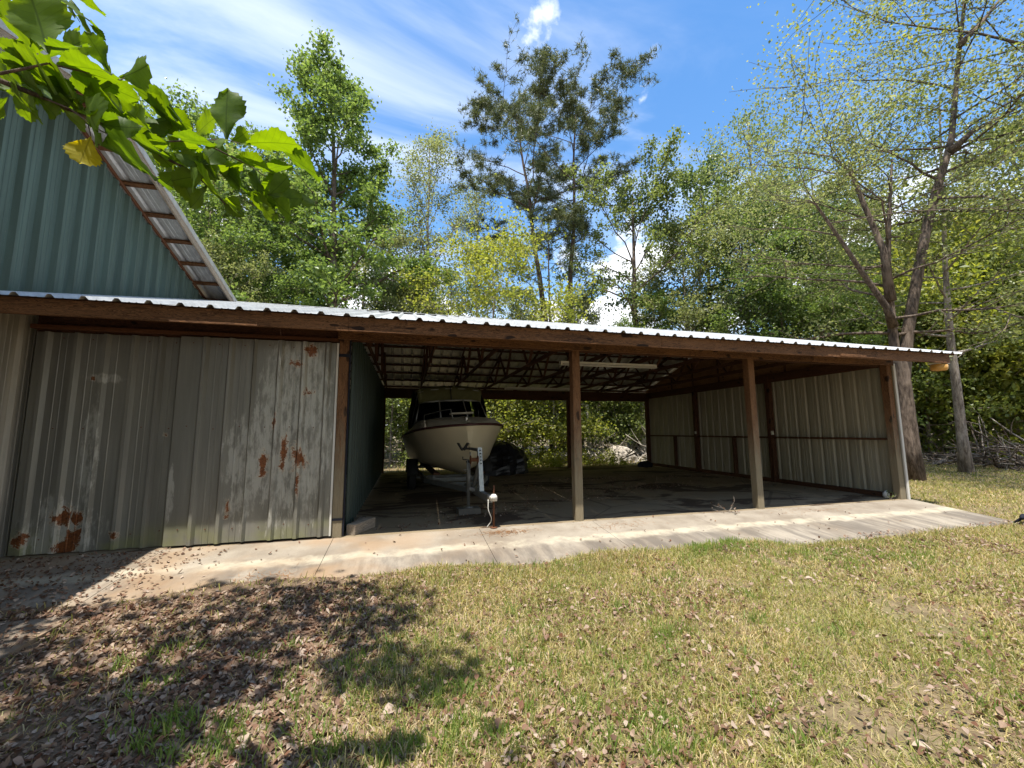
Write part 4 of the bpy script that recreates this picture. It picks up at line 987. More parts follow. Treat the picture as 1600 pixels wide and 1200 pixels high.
KM = {'a': (BARK, LF_GUM), 'b': (BARKPALE, LF_PALE), 'c': (BARK, LF_DARK), 'd': (BARKPALE, LF_MID), 'u': (BARKPALE, LF_MID), 'v': (BARKPALE, LF_YEL), 'p': (BARK, LF_PALE)}
KN = {'a': ('sweetgum_tree', 'full-crowned mid-green sweetgum'), 'b': ('ash_tree', 'pale green light-barked ash'), 'c': ('holly_tree', 'dark evergreen holly'), 'd': ('elm_tree', 'open-crowned elm with thin foliage'),
      'u': ('sapling', 'bushy green sapling'), 'v': ('sapling', 'yellow-green bushy sapling')}
def wood_tree(kind, u, D, H, where, group, rot=None):
    n, lab = KN[kind]; bk, lm = KM[kind]
    s = H/KINDS[kind]['H']; sx = s if s < 1.25 else s*0.9
    return tree('k'+kind, n, lab+' '+where, polar(u, D), random.uniform(0, 6.28) if rot is None else rot, sx, group, bk, lm, s/sx, **KINDS[kind])
GB, GS, GR, GL = 'trees behind the barn', 'trees behind the open shed', 'trees beyond the right end wall', 'trees beyond the side lawn'
for kind, u, D, v, g_, where in (
    ('a', 395, 26, 265, GB, 'just left of the tall sweetgum, above the barn rake'), ('b', 345, 29, 250, GB, 'half hidden behind the barn rake'), ('a', 300, 23, 300, GB, 'close behind the barn roof, under the oak branch'),
    ('c', 440, 31, 310, GB, 'filling in behind the tall sweetgum'), ('a', 255, 31, 165, GB, 'rising high above the barn roof through the oak leaves'), ('b', 585, 28, 345, GB, 'against the right flank of the tall sweetgum'),
    ('d', 560, 33, 300, GB, 'showing past the sweetgum crown'), ('a', 455, 22, 395, GB, 'low before the tall sweetgum, touching the roof line'), ('b', 320, 21, 370, GB, 'low beside the end of the barn rake'),
    ('b', 640, 24, 425, GS, 'low between the sweetgum and the thin ash'), ('c', 700, 34, 440, GS, 'low behind the thin ash'),
    ('b', 820, 34, 455, GS, 'low behind the pine trunks'), ('b', 910, 26, 460, GS, 'at the foot of the straight pine'),
    ('a', 1030, 26, 460, GS, 'low in front of the crooked oak'), 
    ('c', 1130, 29, 265, GR, 'standing tallest left of the pale snag'), ('b', 1090, 27, 345, GR, 'between the crooked oak and the pale snag'), ('d', 1205, 32, 160, GR, 'with a twiggy top above the hollies'), ('a', 1180, 26, 345, GR, 'right behind the pale snag'),
    ('b', 1235, 28, 275, GR, 'below the twiggy elm top'), ('c', 1290, 29, 345, GR, 'behind the low arching limb of the three-stemmed tree'), ('a', 1330, 26, 420, GR, 'low to the left of the three-stemmed tree'),
    ('b', 1350, 32, 270, GR, 'seen through the fork of the three-stemmed tree'), ('c', 1230, 25, 430, GR, 'low over the roof between snag and three-stemmed tree'), ('d', 1310, 36, 215, GR, 'far behind the three-stemmed tree'),
    ('b', 1440, 34, 345, GL, 'between the three-stemmed tree and the slender pale trunk'), ('b', 1540, 35, 320, GL, 'just right of the slender pale trunk'), ('a', 1580, 37, 350, GL, 'behind the dark heap of limbs'),
    ('c', 1600, 35, 390, GL, 'deep in the shade behind the dark heap of limbs'), ('d', 1560, 38, 260, GL, 'far back, its top over the other trees'), ('b', 1660, 27, 160, GL, 'tall, at the end of the side lawn'), ('c', 1420, 37, 400, GL, 'deep behind the three-stemmed tree'), ('a', 1680, 31, 310, GL, 'full, beyond the dark heap of limbs')):
    if g_ == GL: D *= 1.22
    wood_tree(kind, u, D, top_h(u, v, D)-0.6, where, g_)
for kind, az, D, h, where in (('a', 165, 17, 17, 'added out of view across the lawn facing the shed'), ('b', 190, 16, 16, 'added out of view across the lawn facing the boat'), ('c', 212, 18, 16, 'added out of view across the lawn towards the barn side'), ('a', 140, 19, 18, 'added out of view across the lawn towards the open side'), ('b', 118, 21, 17, 'added out of view at the lawn end opposite the three-stemmed tree'), ('c', 178, 22, 19, 'added out of view, second row facing the shed'), ('a', 235, 17, 17, 'added out of view beyond the oak trunk'), ('b', 152, 23, 19, 'added out of view, second row towards the open side')):  # unseen trees added behind the camera to cut sky light on the shed front
    n_, lab_ = KN[kind]; bk_, lm_ = KM[kind]; s_ = h/KINDS[kind]['H']; x_, y_ = D*math.sin(R_(az)), D*math.cos(R_(az))
    tree('k'+kind, n_, lab_+' '+where, (x_, y_, gz0(x_, y_)-0.05), random.uniform(0, 6.28), s_, 'unseen trees added behind the camera', bk_, lm_, 1.0, **KINDS[kind])
p = polar(1830, 20); tree('edge', 'elm_tree', 'yellow-green elm whose crown leans in over the right end of the lawn', p, 2.2, 1.0, None, BARK, LF_YEL, seed=71, H=21, r0=0.22, crown_lo=0.35, spread=6.5, nlimb=24, leaf=0.11, nleaf=13000, shape='round', sub=7, clump=0.45, limb_up=0.2)
# saplings: seen through the open back, and along the lawn edge
for kind, u, D, h, where in (('u', 612, 20, 4.6, 'seen between the dark green wall and the boat'), ('u', 650, 21.5, 5, 'hidden partly by the canvas side of the boat'), ('v', 700, 21, 4.6, 'behind the boat windshield'), ('v', 768, 21, 4.8, 'above the black plastic heap'),
    ('v', 818, 20.5, 4.4, 'between the plastic heap and the second post'), ('u', 848, 22.5, 5.2, 'left of the second post, behind the weeds'), ('v', 866, 20.5, 4.6, 'close against the left side of the second post'), ('u', 918, 23, 5.0, 'just right of the second post by the broken trunk'), ('u', 955, 25, 6, 'behind the upturned stump'),
    ('v', 925, 25, 6, 'behind the thick sawn log'), ('u', 990, 24.5, 5.4, 'beside the pale dead trunk at the back right post'), ('u', 1015, 25.5, 6, 'behind the back right post'), ('v', 790, 24, 6.0, 'tall, behind the black plastic heap'), ('u', 740, 25, 6.5, 'tall, behind the boat bow'), ('u', 600, 25, 6.5, 'at the far end of the dark green wall')):
    wood_tree(kind, u, D, h, where, 'saplings behind the open back of the shed')
for kind, u, D, h, where in (('u', 1450, 27.5, 6.4, 'right of the three-stemmed tree on the lawn edge'), ('v', 1478, 29.5, 7, 'left behind the slender pale trunk'), ('u', 1503, 30, 7, 'directly behind the slender pale trunk'), ('v', 1532, 29, 6.5, 'right beside the slender pale trunk'), ('v', 1558, 31, 7.4, 'over the left end of the dark heap of limbs'),
    ('u', 1590, 31.5, 7.6, 'over the middle of the dark heap of limbs'), ('u', 1425, 29, 7.0, 'right behind the three-stemmed trunk'), ('v', 1522, 33, 9, 'tall, above the other saplings by the slender trunk'), ('u', 1630, 30, 7.4, 'past the far end of the dark heap of limbs'), ('v', 1442, 31, 8.5, 'tall, next to the three-stemmed tree'), ('v', 1575, 34, 9.5, 'tallest, behind the dark heap of limbs')):
    wood_tree(kind, u, D+2.5, h*1.25, where, 'saplings along the far edge of the side lawn')
# far wood that closes the horizon: one mass
fw_w = MB(); FV, FF, fn = [], [], 0
rr_ = np.random.default_rng(99)
for k in range(120):
    u_ = rr_.uniform(-40, 1700); D = rr_.uniform(40, 75); x, y, z = polar(u_, D); hh = rr_.uniform(6, 11)
    C = np.stack([rr_.normal(0, 2.6, 520), rr_.normal(0, 2.6, 520), hh*(0.04+0.96*rr_.beta(1.5, 1.3, 520))], 1)+np.array([x, y, z])
    V, Fq = leaf_quads(C, 0.55, rr_); FV.append(V); FF.append(Fq+fn); fn += len(V)
fo = obj('far_wood', mesh_np('far_wood', np.vstack(FV), [np.vstack(FF)]), LF_MID); tag(fo, 'distant woodland closing the view behind the near trees', 'woodland', None, 'stuff')

# ------------------------------------------------------------------ dead wood
def log(name, p, q, r, mat, label, cat='log', group=None, seed=0, n=12):
    r_ = np.random.default_rng(seed); P = np.linspace(np.array(p, float), np.array(q, float), 9); P[1:-1] += r_.normal(0, r*0.18, (7, 3))
    mb = MB(); mb.tube(P, r*(1-0.25*np.linspace(0, 1, 9))*(1+r_.normal(0, .05, 9)), n)
    o = build(mb, name, mat, None, True); return tag(o, label, cat, group)
def gz(x, y): return float(ground_z(x, y))
a = on_z(868, 724, -0.05); b = on_z(948, 718, -0.05)
log('fallen_log', (a.x-0.3, a.y+0.4, gz(a.x, a.y)+0.24), (b.x, b.y, gz(b.x, b.y)+0.26), 0.30, DEADWOOD, 'thick pale sawn log lying behind the third post', seed=1)
a = on_z(985, 705, -0.05); b = on_z(1040, 700, -0.05)
log('fallen_log', (a.x, a.y, gz(a.x, a.y)+0.45), (b.x, b.y, gz(b.x, b.y)+0.7), 0.26, DEADWOOD, 'long grey log propped on the brush behind the shed', seed=2)
a = on_z(800, 722, -0.05); b = on_z(862, 722, -0.05)
log('fallen_log', (a.x, a.y, gz(a.x, a.y)+0.12), (b.x, b.y, gz(b.x, b.y)+0.16), 0.19, DEADWOOD, 'half-hidden pale log in the weeds behind the boat', seed=3)
def snag(u, D, h, r, lab, mat=DEADWOOD, lean=0.0):
    x, y, z = polar(u, D); log('dead_trunk', (x, y, z-0.1), (x+lean, y, z+h), r, mat, lab, 'dead tree', None, int(u))
snag(1003, 24, 4.2, 0.20, 'pale standing dead trunk beside the back right post', lean=0.25)
snag(921, 22, 3.0, 0.10, 'thin broken dead trunk above the brush behind the shed', lean=-0.1)
snag(1146, 26, 9.0, 0.10, 'bare pale snag rising above the shed roof', BARKPALE)
snag(626, 24, 4.5, 0.11, 'dark leaning trunk seen between the green wall and the boat', BARK, lean=0.9)
def brush(name, u0, u1, D0, D1, h, n, lab, seed, mats):
    r = np.random.default_rng(seed); root = thing(name, lab, 'brush pile', polar((u0+u1)/2, (D0+D1)/2))
    for k in range(n):
        x, y, z = polar(r.uniform(u0, u1), r.uniform(D0, D1)); L = r.uniform(0.8, 2.6); az = r.uniform(0, 6.28); el = r.normal(0.15, 0.3)
        P = bend((x, y, max(z+0.05, z+abs(r.normal(0, h*0.45)))), (math.cos(az)*math.cos(el), math.sin(az)*math.cos(el), math.sin(el)), L, 5, r, 0.14)
        P[:, 2] = np.maximum(P[:, 2], z+0.04)
        mb = MB(); rad = r.uniform(0.012, 0.055); mb.tube(P, np.linspace(rad, rad*0.35, 6), 6)
        for s in range(2):
            j = r.integers(1, 4); Q = bend(P[j], P[j+1]-P[j]+r.normal(0, 0.5, 3)*L/5, L*0.4, 3, r, 0.2); mb.tube(Q, np.linspace(rad*0.6, 0.006, 4), 5, False)
        build(mb, 'branch', mats[k % len(mats)], root, True)
brush('brush_pile', 900, 1040, 20.0, 23.5, 0.55, 90, 'tangle of bleached dead branches behind the open shed', 5, [DEADWOOD, DEADWOOD, BARKPALE])
brush('brush_pile', 1525, 1640, 24.5, 28, 0.9, 90, 'dark heap of cut limbs at the edge of the side lawn', 6, [BARK, BARK, BARKPALE])
brush('brush_pile', 1435, 1500, 26, 30, 0.35, 40, 'low scatter of fallen limbs under the saplings by the lawn', 8, [BARK, BARKPALE])
# root plate of an upturned stump
lumpy('stump', (*polar(965, 20.5)[:2], -0.12), (0.75, 0.55, 0.85), 9, DEADWOOD, 'pale upturned stump with torn roots behind the shed', 'stump', 0.2)

# ------------------------------------------------------------------ weeds, grass, litter
def blades(C, h, w, r, lean=0.5):
    n = len(C); a = r.uniform(0, 6.28, n); L = h*r.uniform(0.5, 1.4, n); q = r.uniform(0.1, 1.0, n)*lean; b = r.uniform(0, 6.28, n)
    d = np.stack([np.cos(b)*np.sin(q), np.sin(b)*np.sin(q), np.cos(q)], 1); s = np.stack([np.cos(a), np.sin(a), 0*a], 1)*(w*r.uniform(0.6, 1.3, n))[:, None]
    m = C+d*(L*0.55)[:, None]; d2 = d.copy(); d2[:, 2] -= 0.5*lean; tip = m+d2*(L*0.5)[:, None]
    V = np.stack([C-s, C+s, m+s*0.7, m-s*0.7, tip], 1).reshape(-1, 3); i = np.arange(n)*5
    return V, np.stack([i, i+1, i+2, i+3], 1), np.stack([i+3, i+2, i+4], 1)
def ground_mask(x, y): return ~((x > -11) & (x < 10.17) & (y > 4.62) & (y < 15.6) & ((y > 5.02) | (ground_z(x, y) < apron_z(x, y)+0.004))) & ~((x > -6.2) & (x < -2.75) & (y > 3.7) & (y < 4.62))
def value_noise(x, y, s, seed):
    r = np.random.default_rng(seed); T = r.random((64, 64)); fx, fy = x/s, y/s; ix, iy = np.floor(fx).astype(int), np.floor(fy).astype(int); a, b = fx-ix, fy-iy
    a = a*a*(3-2*a); b = b*b*(3-2*b); g_ = lambda i, j: T[i % 64, j % 64]
    return (g_(ix, iy)*(1-a)+g_(ix+1, iy)*a)*(1-b)+(g_(ix, iy+1)*(1-a)+g_(ix+1, iy+1)*a)*b
def inview(x, y, m=60):
    q = np.stack([x, y, np.full_like(x, -0.15)], -1)-np.array(CAM); d = q@np.array(FW); u = 800+F_PX*(q@np.array(RT))/d; v = 600-F_PX*(q@np.array(UP))/d
    return (d > 0.3) & (u > -m) & (u < 1600+m) & (v < 1200+m)
gr = np.random.default_rng(5)
GV, G4, G3, gn = [], [], [], 0
def grass(x0, x1, y0, y1, dens, h, w, lean, keep=None):
    global gn
    n = int((x1-x0)*(y1-y0)*dens); x = gr.uniform(x0, x1, n); y = gr.uniform(y0, y1, n)
    k = ground_mask(x, y) & inview(x, y)
    pn = 0.55*value_noise(x, y, 0.9, 1)+0.45*value_noise(x, y, 0.28, 2)
    left = np.clip((x+0.9)/1.6, 0.10, 1)                       # thin under the shade tree
    k &= gr.random(n) < np.clip(pn*1.9-0.12, 0.12, 1)*left
    if keep is not None: k &= keep(x, y)
    x, y = x[k], y[k]; C = np.stack([x, y, ground_z(x, y)-0.004], 1)
    hh_ = h*(0.55+0.9*value_noise(x, y, 0.16, 21)+0.35*value_noise(x, y, 0.6, 22)); V, a, b = blades(C, hh_, w, gr, lean); GV.append(V); G4.append(a+gn); G3.append(b+gn); gn += len(V)
grass(-4, 4, 1.0, 3.3, 10000, 0.065, 0.0034, 1.3); grass(-4, 4, 3.3, 5.05, 6500, 0.065, 0.0042, 1.25); grass(4, 12, 1.6, 5.05, 5000, 0.065, 0.005, 1.2); grass(10, 17, 2.5, 9, 900, 0.055, 0.007, 1.0)
grass(10.2, 32, 6, 16, 240, 0.07, 0.013, 1.0); grass(-4, 14, 15.6, 21, 160, 0.12, 0.012, 0.8)
edge = lambda x, y: value_noise(x, y, 0.8, 4) > 0.42
grass(-0.5, 10.2, 4.35, 4.70, 2600, 0.085, 0.004, 0.7, edge)
go = obj('grass', mesh_np('grass', np.vstack(GV), [np.vstack(G4), np.vstack(G3)]), LF_GRASS); tag(go, 'short patchy straw-coloured and green lawn grass', 'grass', None, 'stuff')
# lusher tufts
LF_TUFT = m_leaf('fresh_grass', [(0.10, 0.17, 0.03), (0.16, 0.23, 0.05), (0.22, 0.26, 0.08)], 0.45, 0.5, 0.25)
TV, T4, T3, tn = [], [], [], 0
for k in range(420):
    if k < 170: u_, v_ = gr.uniform(1060, 1460), gr.normal(858, 14)
    elif k < 250: u_, v_ = gr.uniform(640, 1100), gr.uniform(880, 1180)
    elif k < 330: u_, v_ = gr.uniform(150, 760), gr.uniform(1000, 1190)
    else: u_, v_ = gr.uniform(600, 1600), gr.uniform(860, 1180)
    q = on_z(u_, v_, -0.15)
    if not ground_mask(np.array(q.x), np.array(q.y)): continue
    n = int(gr.integers(10, 38)); C = np.stack([q.x+gr.normal(0, 0.05, n), q.y+gr.normal(0, 0.05, n), np.zeros(n)], 1); C[:, 2] = ground_z(C[:, 0], C[:, 1])-0.004
    V, a, b = blades(C, 0.095, 0.0042, gr, 0.8); TV.append(V); T4.append(a+tn); T3.append(b+tn); tn += len(V)
to = obj('grass_tufts', mesh_np('grass_tufts', np.vstack(TV), [np.vstack(T4), np.vstack(T3)]), LF_TUFT); tag(to, 'fresh green grass tufts scattered through the dry lawn', 'grass', None, 'stuff')
# weeds behind the slab
wv, w4, wn_ = [], [], 0
for k in range(240):
    x, y = gr.uniform(2.5, 9.5), gr.uniform(15.9, 19.0)
    if value_noise(np.array([x]), np.array([y]), 0.9, 8)[0] < 0.45: continue
    h = gr.uniform(0.15, 0.75); m = int(30+60*h); C = np.stack([x+gr.normal(0, 0.10, m), y+gr.normal(0, 0.10, m), gz(x, y)+gr.uniform(0.02, h, m)], 1)
    V, Fq = leaf_quads(C, 0.075, gr); wv.append(V); w4.append(Fq+wn_); wn_ += len(V)
wo = obj('weeds', mesh_np('weeds', np.vstack(wv), [np.vstack(w4)]), LF_YEL); tag(wo, 'sunlit weeds growing along the open back of the slab', 'weeds', None, 'stuff')

# dead leaves: a curled outline of eight triangles
def dry_leaf_tpl(r):
    t_ = np.linspace(0, 1, 5); w = np.array([0.05, 0.26, 0.33, 0.20, 0.0])*r.uniform(0.8, 1.2); curl = r.uniform(-0.5, 1.0); cup = r.uniform(0.1, 0.9)
    mid = np.stack([t_-0.5, 0*t_, curl*(t_-0.5)**2], 1); L = mid+np.stack([0*t_, w, cup*w], 1); Rr = mid+np.stack([0*t_, -w, cup*w*r.uniform(0.2, 1.2)], 1)
    V = np.concatenate([mid, L, Rr]); Fq = [(i, i+1, i+6, i+5) for i in range(4)]+[(i, i+10, i+11, i+1) for i in range(4)]
    return V, np.array(Fq)
TPL = [dry_leaf_tpl(gr) for _ in range(12)]
def scatter_leaves(P, size, r, lift=0.006, tilt=0.35):
    VV, FF, n0 = [], [], 0
    tid = r.integers(0, len(TPL), len(P))
    for k, (V, Fq) in enumerate(TPL):
        S_ = P[tid == k]; m = len(S_)
        if m == 0: continue
        a = r.uniform(0, 6.28, m); tx = r.normal(0, tilt, m); ty = r.normal(0, tilt, m); s = size*r.uniform(0.55, 1.35, m)
        ca, sa = np.cos(a), np.sin(a); X = V[None, :, 0]*s[:, None]; Y = V[None, :, 1]*s[:, None]; Z = V[None, :, 2]*s[:, None]
        Z = Z + X*np.tan(np.clip(tx, -.8, .8))[:, None]+Y*np.tan(np.clip(ty, -.8, .8))[:, None]; Z = Z-Z.min(1, keepdims=True)*0.75
        W = np.stack([X*ca[:, None]-Y*sa[:, None]+S_[:, None, 0], X*sa[:, None]+Y*ca[:, None]+S_[:, None, 1], Z+S_[:, None, 2]+lift], -1).reshape(-1, 3)
        i = (np.arange(m)*len(V))[:, None, None]+Fq[None]; VV.append(W); FF.append(i.reshape(-1, 4)+n0); n0 += len(W)
    return np.vstack(VV), np.vstack(FF)
def surf_z(x, y):
    ap = apron_z(x, y); g_ = ground_z(x, y); on = (x > -10.5) & (x < 10.15) & (y > 4.65) & (y < 15.6)
    sw = (x > -6.2) & (x < -2.75) & (y > 3.75) & (y < 4.6)
    return np.where(on, np.maximum(ap, g_), np.where(sw, np.maximum(g_, -0.13), g_))
LP = []
def litter(n, fx, fy, keep):
    x, y = fx(n), fy(n); k = inview(x, y) & (gr.random(n) < keep(x, y)); x, y = x[k], y[k]; LP.append(np.stack([x, y, surf_z(x, y)], 1))
U_ = lambda a, b: (lambda n: gr.uniform(a, b, n))
onap = lambda x, y: (x > -6.2) & (y > 3.75) & (y < 4.6) & (x < -2.75)
litter(52000, U_(-5, 1.6), U_(1.2, 4.75), lambda x, y: np.clip(0.95-(x+0.9)/2.0, 0.03, 0.95)*np.clip(0.35+value_noise(x, y, 0.5, 11), 0.2, 1)*np.where(onap(x, y), 0.22, 1))
litter(4200, U_(-5, -0.9), U_(4.6, 6.2), lambda x, y: np.clip((-x-2.0)/1.6, 0.015, 0.8)*np.where(y < 5.05, 1, 0.85))
litter(1300, U_(-3.2, 3.0), U_(4.6, 5.05), lambda x, y: np.clip(1-(y-4.7)/0.3, 0, 1)*0.7)
GL0 = len(LP)
litter(30000, U_(0.0, 12), U_(1.4, 4.75), lambda x, y: np.clip(value_noise(x, y, 0.7, 12)*1.5-0.42, 0.10, 1))
for q_ in LP[GL0:]: q_[:, 2] += gr.uniform(0.004, 0.032, len(q_))
litter(1500, U_(10.3, 24), U_(4, 15), lambda x, y: 0.35+0*x)
litter(300, U_(-0.7, 9.9), U_(5.0, 6.2), lambda x, y: 0.3+0*x)
# drifts of leaves blown in on the shed floor
dr = [(1.1, 7.35, 0.55, 0.28), (1.9, 7.7, 0.4, 0.2), (3.6, 8.2, 0.5, 0.2), (4.5, 9.3, 0.9, 0.3), (6.2, 9.6, 1.0, 0.3), (3.0, 9.8, 0.5, 0.5), (7.2, 11.2, 1.2, 0.35), (5.2, 11.5, 0.9, 0.4), (9.6, 9.5, 0.2, 1.8), (0.2, 6.6, .4, .1)]
for cx, cy, sx, sy in dr:
    n = int(520*sx*sy**0.5); x = gr.normal(cx, sx, n); y = gr.normal(cy, sy, n); k = (x > -0.7) & (x < 9.85) & (y > 6.35) & (y < 15.2); LP.append(np.stack([x[k], y[k], 0*x[k]], 1))
V, Fq = scatter_leaves(np.vstack(LP), 0.036, gr)
lo_ = obj('leaf_litter', mesh_np('leaf_litter', V, [Fq]), LF_DRY); tag(lo_, 'brown and grey dead leaves lying over ground and concrete', 'leaf litter', None, 'stuff')
# pine straw strewn on the apron
x = np.concatenate([gr.normal(1.45, 0.22, 240), gr.normal(-1.4, 0.2, 160), gr.normal(3.3, .4, 120), gr.normal(7.3, .5, 160)]); y = np.concatenate([gr.normal(5.95, 0.05, 240), gr.normal(5.05, 0.10, 160), gr.normal(5.9, .08, 120), gr.normal(5.95, .1, 160)])
n = len(x); a = gr.uniform(0, 6.28, n); L = gr.uniform(0.05, 0.11, n); d = np.stack([np.cos(a), np.sin(a), 0*a], 1); s = np.stack([-np.sin(a), np.cos(a), 0*a], 1)*0.0016
C = np.stack([x, y, apron_z(x, y)+0.004+gr.uniform(0, .006, n)], 1); V = np.stack([C-s, C+s, C+d*L[:, None]+s, C+d*L[:, None]-s], 1).reshape(-1, 3); V[:, 2] = np.maximum(V[:, 2], apron_z(V[:, 0], V[:, 1])+0.003); i = np.arange(n)*4
tag(obj('pine_straw', mesh_np('pine_straw', V, [np.stack([i, i+1, i+2, i+3], 1)]), LF_STRAW), 'orange pine straw strewn on the concrete apron', 'pine straw', None, 'stuff')
# single large leaves that can be picked out on the lawn
big = []
for k, (u_, v_) in enumerate(((487, 1000), (452, 1062), (610, 1105), (1265, 905), (790, 1045), (300, 1010), (1010, 985), (1440, 1165), (905, 1180), (1225, 905), (560, 940), (150, 1120), (700, 1120), (1180, 1055), (1350, 1090), (380, 1150))):
    q = on_z(u_, v_, -0.15); Vt, Ft = TPL[k % 12]
    if k < 12:
        me = mesh_np('fallen_leaf', Vt*np.array([0.085, 0.10, 0.085]), [Ft]); me.materials.append(LF_DRY); big.append(me)
    zmin = float((Vt[:, 2]*0.085).min())
    o = obj('fallen_leaf', big[k % 12], None, None, Matrix.Translation((q.x, q.y, gz(q.x, q.y)+0.012-zmin)) @ Matrix.Rotation(random.uniform(0, 6.28), 4, 'Z'))
    tag(o, 'large curled dry brown leaf lying on the lawn', 'leaf', 'large dry leaves on the lawn')
# sprigs at the slab edge by the second post
for k, (x, y, lab) in enumerate(((5.55, 6.12, 'dry twiggy sprig lying at the shade line beside the third post'), (9.72, 6.30, 'small green weed growing at the foot of the right end post'))):
    t = thing('sprig', lab, 'twig', (x, y, 0)); r = np.random.default_rng(80+k); mb = MB(); cl = []
    for j in range(8):
        if k == 0: P = bend((x+r.normal(0, .12), y+r.normal(0, .03), 0.012), (r.normal(0, 1), r.normal(0, .3), abs(r.normal(0.1, 0.25))), r.uniform(0.15, 0.35), 4, r, 0.25)
        else: P = bend((x+r.normal(0, .02), y, 0.0), (r.normal(0, .4), r.normal(0, .3), 1), r.uniform(0.08, 0.2), 4, r, 0.2)
        P[:, 2] = np.maximum(P[:, 2], 0.008); mb.tube(P, np.linspace(0.004, 0.002, 5), 5); cl += list(P[2:])
    build(mb, 'stem', BARKPALE, t, True); V, Fq = leaf_quads(np.array(cl)+r.normal(0, .012, (len(cl), 3))+np.array([0, 0, .02]), 0.035, r)
    obj('leaves', mesh_np('leaves', V, [Fq]), LF_MID if k else LF_DRY, t)

# ------------------------------------------------------------------ the near oak: trunk out of frame at the left, a leafy branch in view
shade = thing('chestnut_oak_tree', 'oak branch with large toothed bright green leaves reaching in over the barn', 'tree', (-5.3, -1.2, -0.18))
r = np.random.default_rng(77)
T0 = np.array([-5.3, -1.2, -0.25]); TP = np.array([T0, T0+[0.05, 0.05, 1.5], T0+[0.2, 0.15, 3.2], T0+[0.45, 0.3, 5.0], T0+[0.7, 0.6, 7.0], T0+[0.8, 0.8, 8.8]])
mb = MB(); mb.tube(TP, [0.30, 0.22, 0.19, 0.16, 0.12, 0.07], 14); build(mb, 'trunk', BARK, shade, True)
# shade: crown clumps placed over the ground they darken
clumps = []; KEEP = [np.array(at_depth(a_, b_, d_)) for a_, b_, d_ in ((20, 60, 1.2), (60, 30, 1.2), (80, 120, 1.25), (150, 110, 1.25), (60, 170, 1.24), (150, 200, 1.3), (220, 180, 1.35), (250, 240, 1.4), (310, 220, 1.4), (330, 290, 1.5), (360, 180, 1.42), (420, 225, 1.44), (400, 280, 1.5), (460, 300, 1.55), (130, 30, 1.55))]
def shade_px(u_, v_):
    if v_ > 1215 or v_ < 895: return 0.0
    edge_ = np.interp(v_, [895, 915, 935, 960, 1000, 1030, 1060, 1090, 1120, 1150, 1180, 1210], [330, 520, 690, 640, 590, 745, 740, 560, 600, 640, 800, 840])
    return 1.0 if u_ < edge_ else 0.0
for k in range(5200):
    u_, v_ = r.uniform(-700, 860), r.uniform(895, 1600)
    if v_ < 1210:
        if not shade_px(u_, v_): continue
        if 30 < u_ < 330 and 890 < v_ < 975 and u_ > 330-(975-v_)*4.5+0: 
            if r.random() < 0.85: continue
    elif u_ > 700: continue
    g_ = on_z(u_, v_, -0.15)
    if g_.y > 5.2 or g_.x < -5.5: continue
    h = r.uniform(4.6, 8.6); p = np.array(g_)+np.array(SUN)*(h+0.15)/SUN.z
    a_, b_, d_ = to_px(p)
    if d_ > 0.05 and -120 < a_ < 1720 and b_ > -140: continue
    if any(np.linalg.norm(np.cross(p-c_, np.array(SUN))) < 0.5 and p[2] > c_[2] for c_ in KEEP): continue
    clumps.append(p)
clumps = np.array(clumps); 
gap = value_noise(clumps[:, 0]+20-clumps[:, 2]*SUN.x/SUN.z, clumps[:, 1]+20-clumps[:, 2]*SUN.y/SUN.z, 0.42, 33); clumps = clumps[gap > 0.30]
n_c = min(len(clumps), 1500); clumps = clumps[:n_c]
for k in range(16):
    c = clumps[r.integers(0, n_c)]; s0 = TP[2]+(TP[5]-TP[2])*r.uniform(0.2, 1.0); m_ = (s0+c)/2+np.array([0, 0, 0.5])
    t_ = np.linspace(0, 1, 7)[:, None]; P = (1-t_)**2*s0+2*t_*(1-t_)*m_+t_**2*c
    bad = False
    for q in P:
        a_, b_, d_ = to_px(q); bad |= (d_ > 0.05 and -80 < a_ < 1680 and b_ > -80)
    if bad: continue
    mb = MB(); mb.tube(P, np.linspace(0.07, 0.012, 7), 7, False); build(mb, 'limb', BARK, shade, True)
C = np.repeat(clumps, 6, 0)+r.normal(0, 0.13, (n_c*6, 3)); V, Fq = leaf_quads(C, 0.15, r, 0.8); cm = mesh_np('crown', V, [Fq]); cm.materials.append(LF_MID); obj('crown', cm, None, shade)

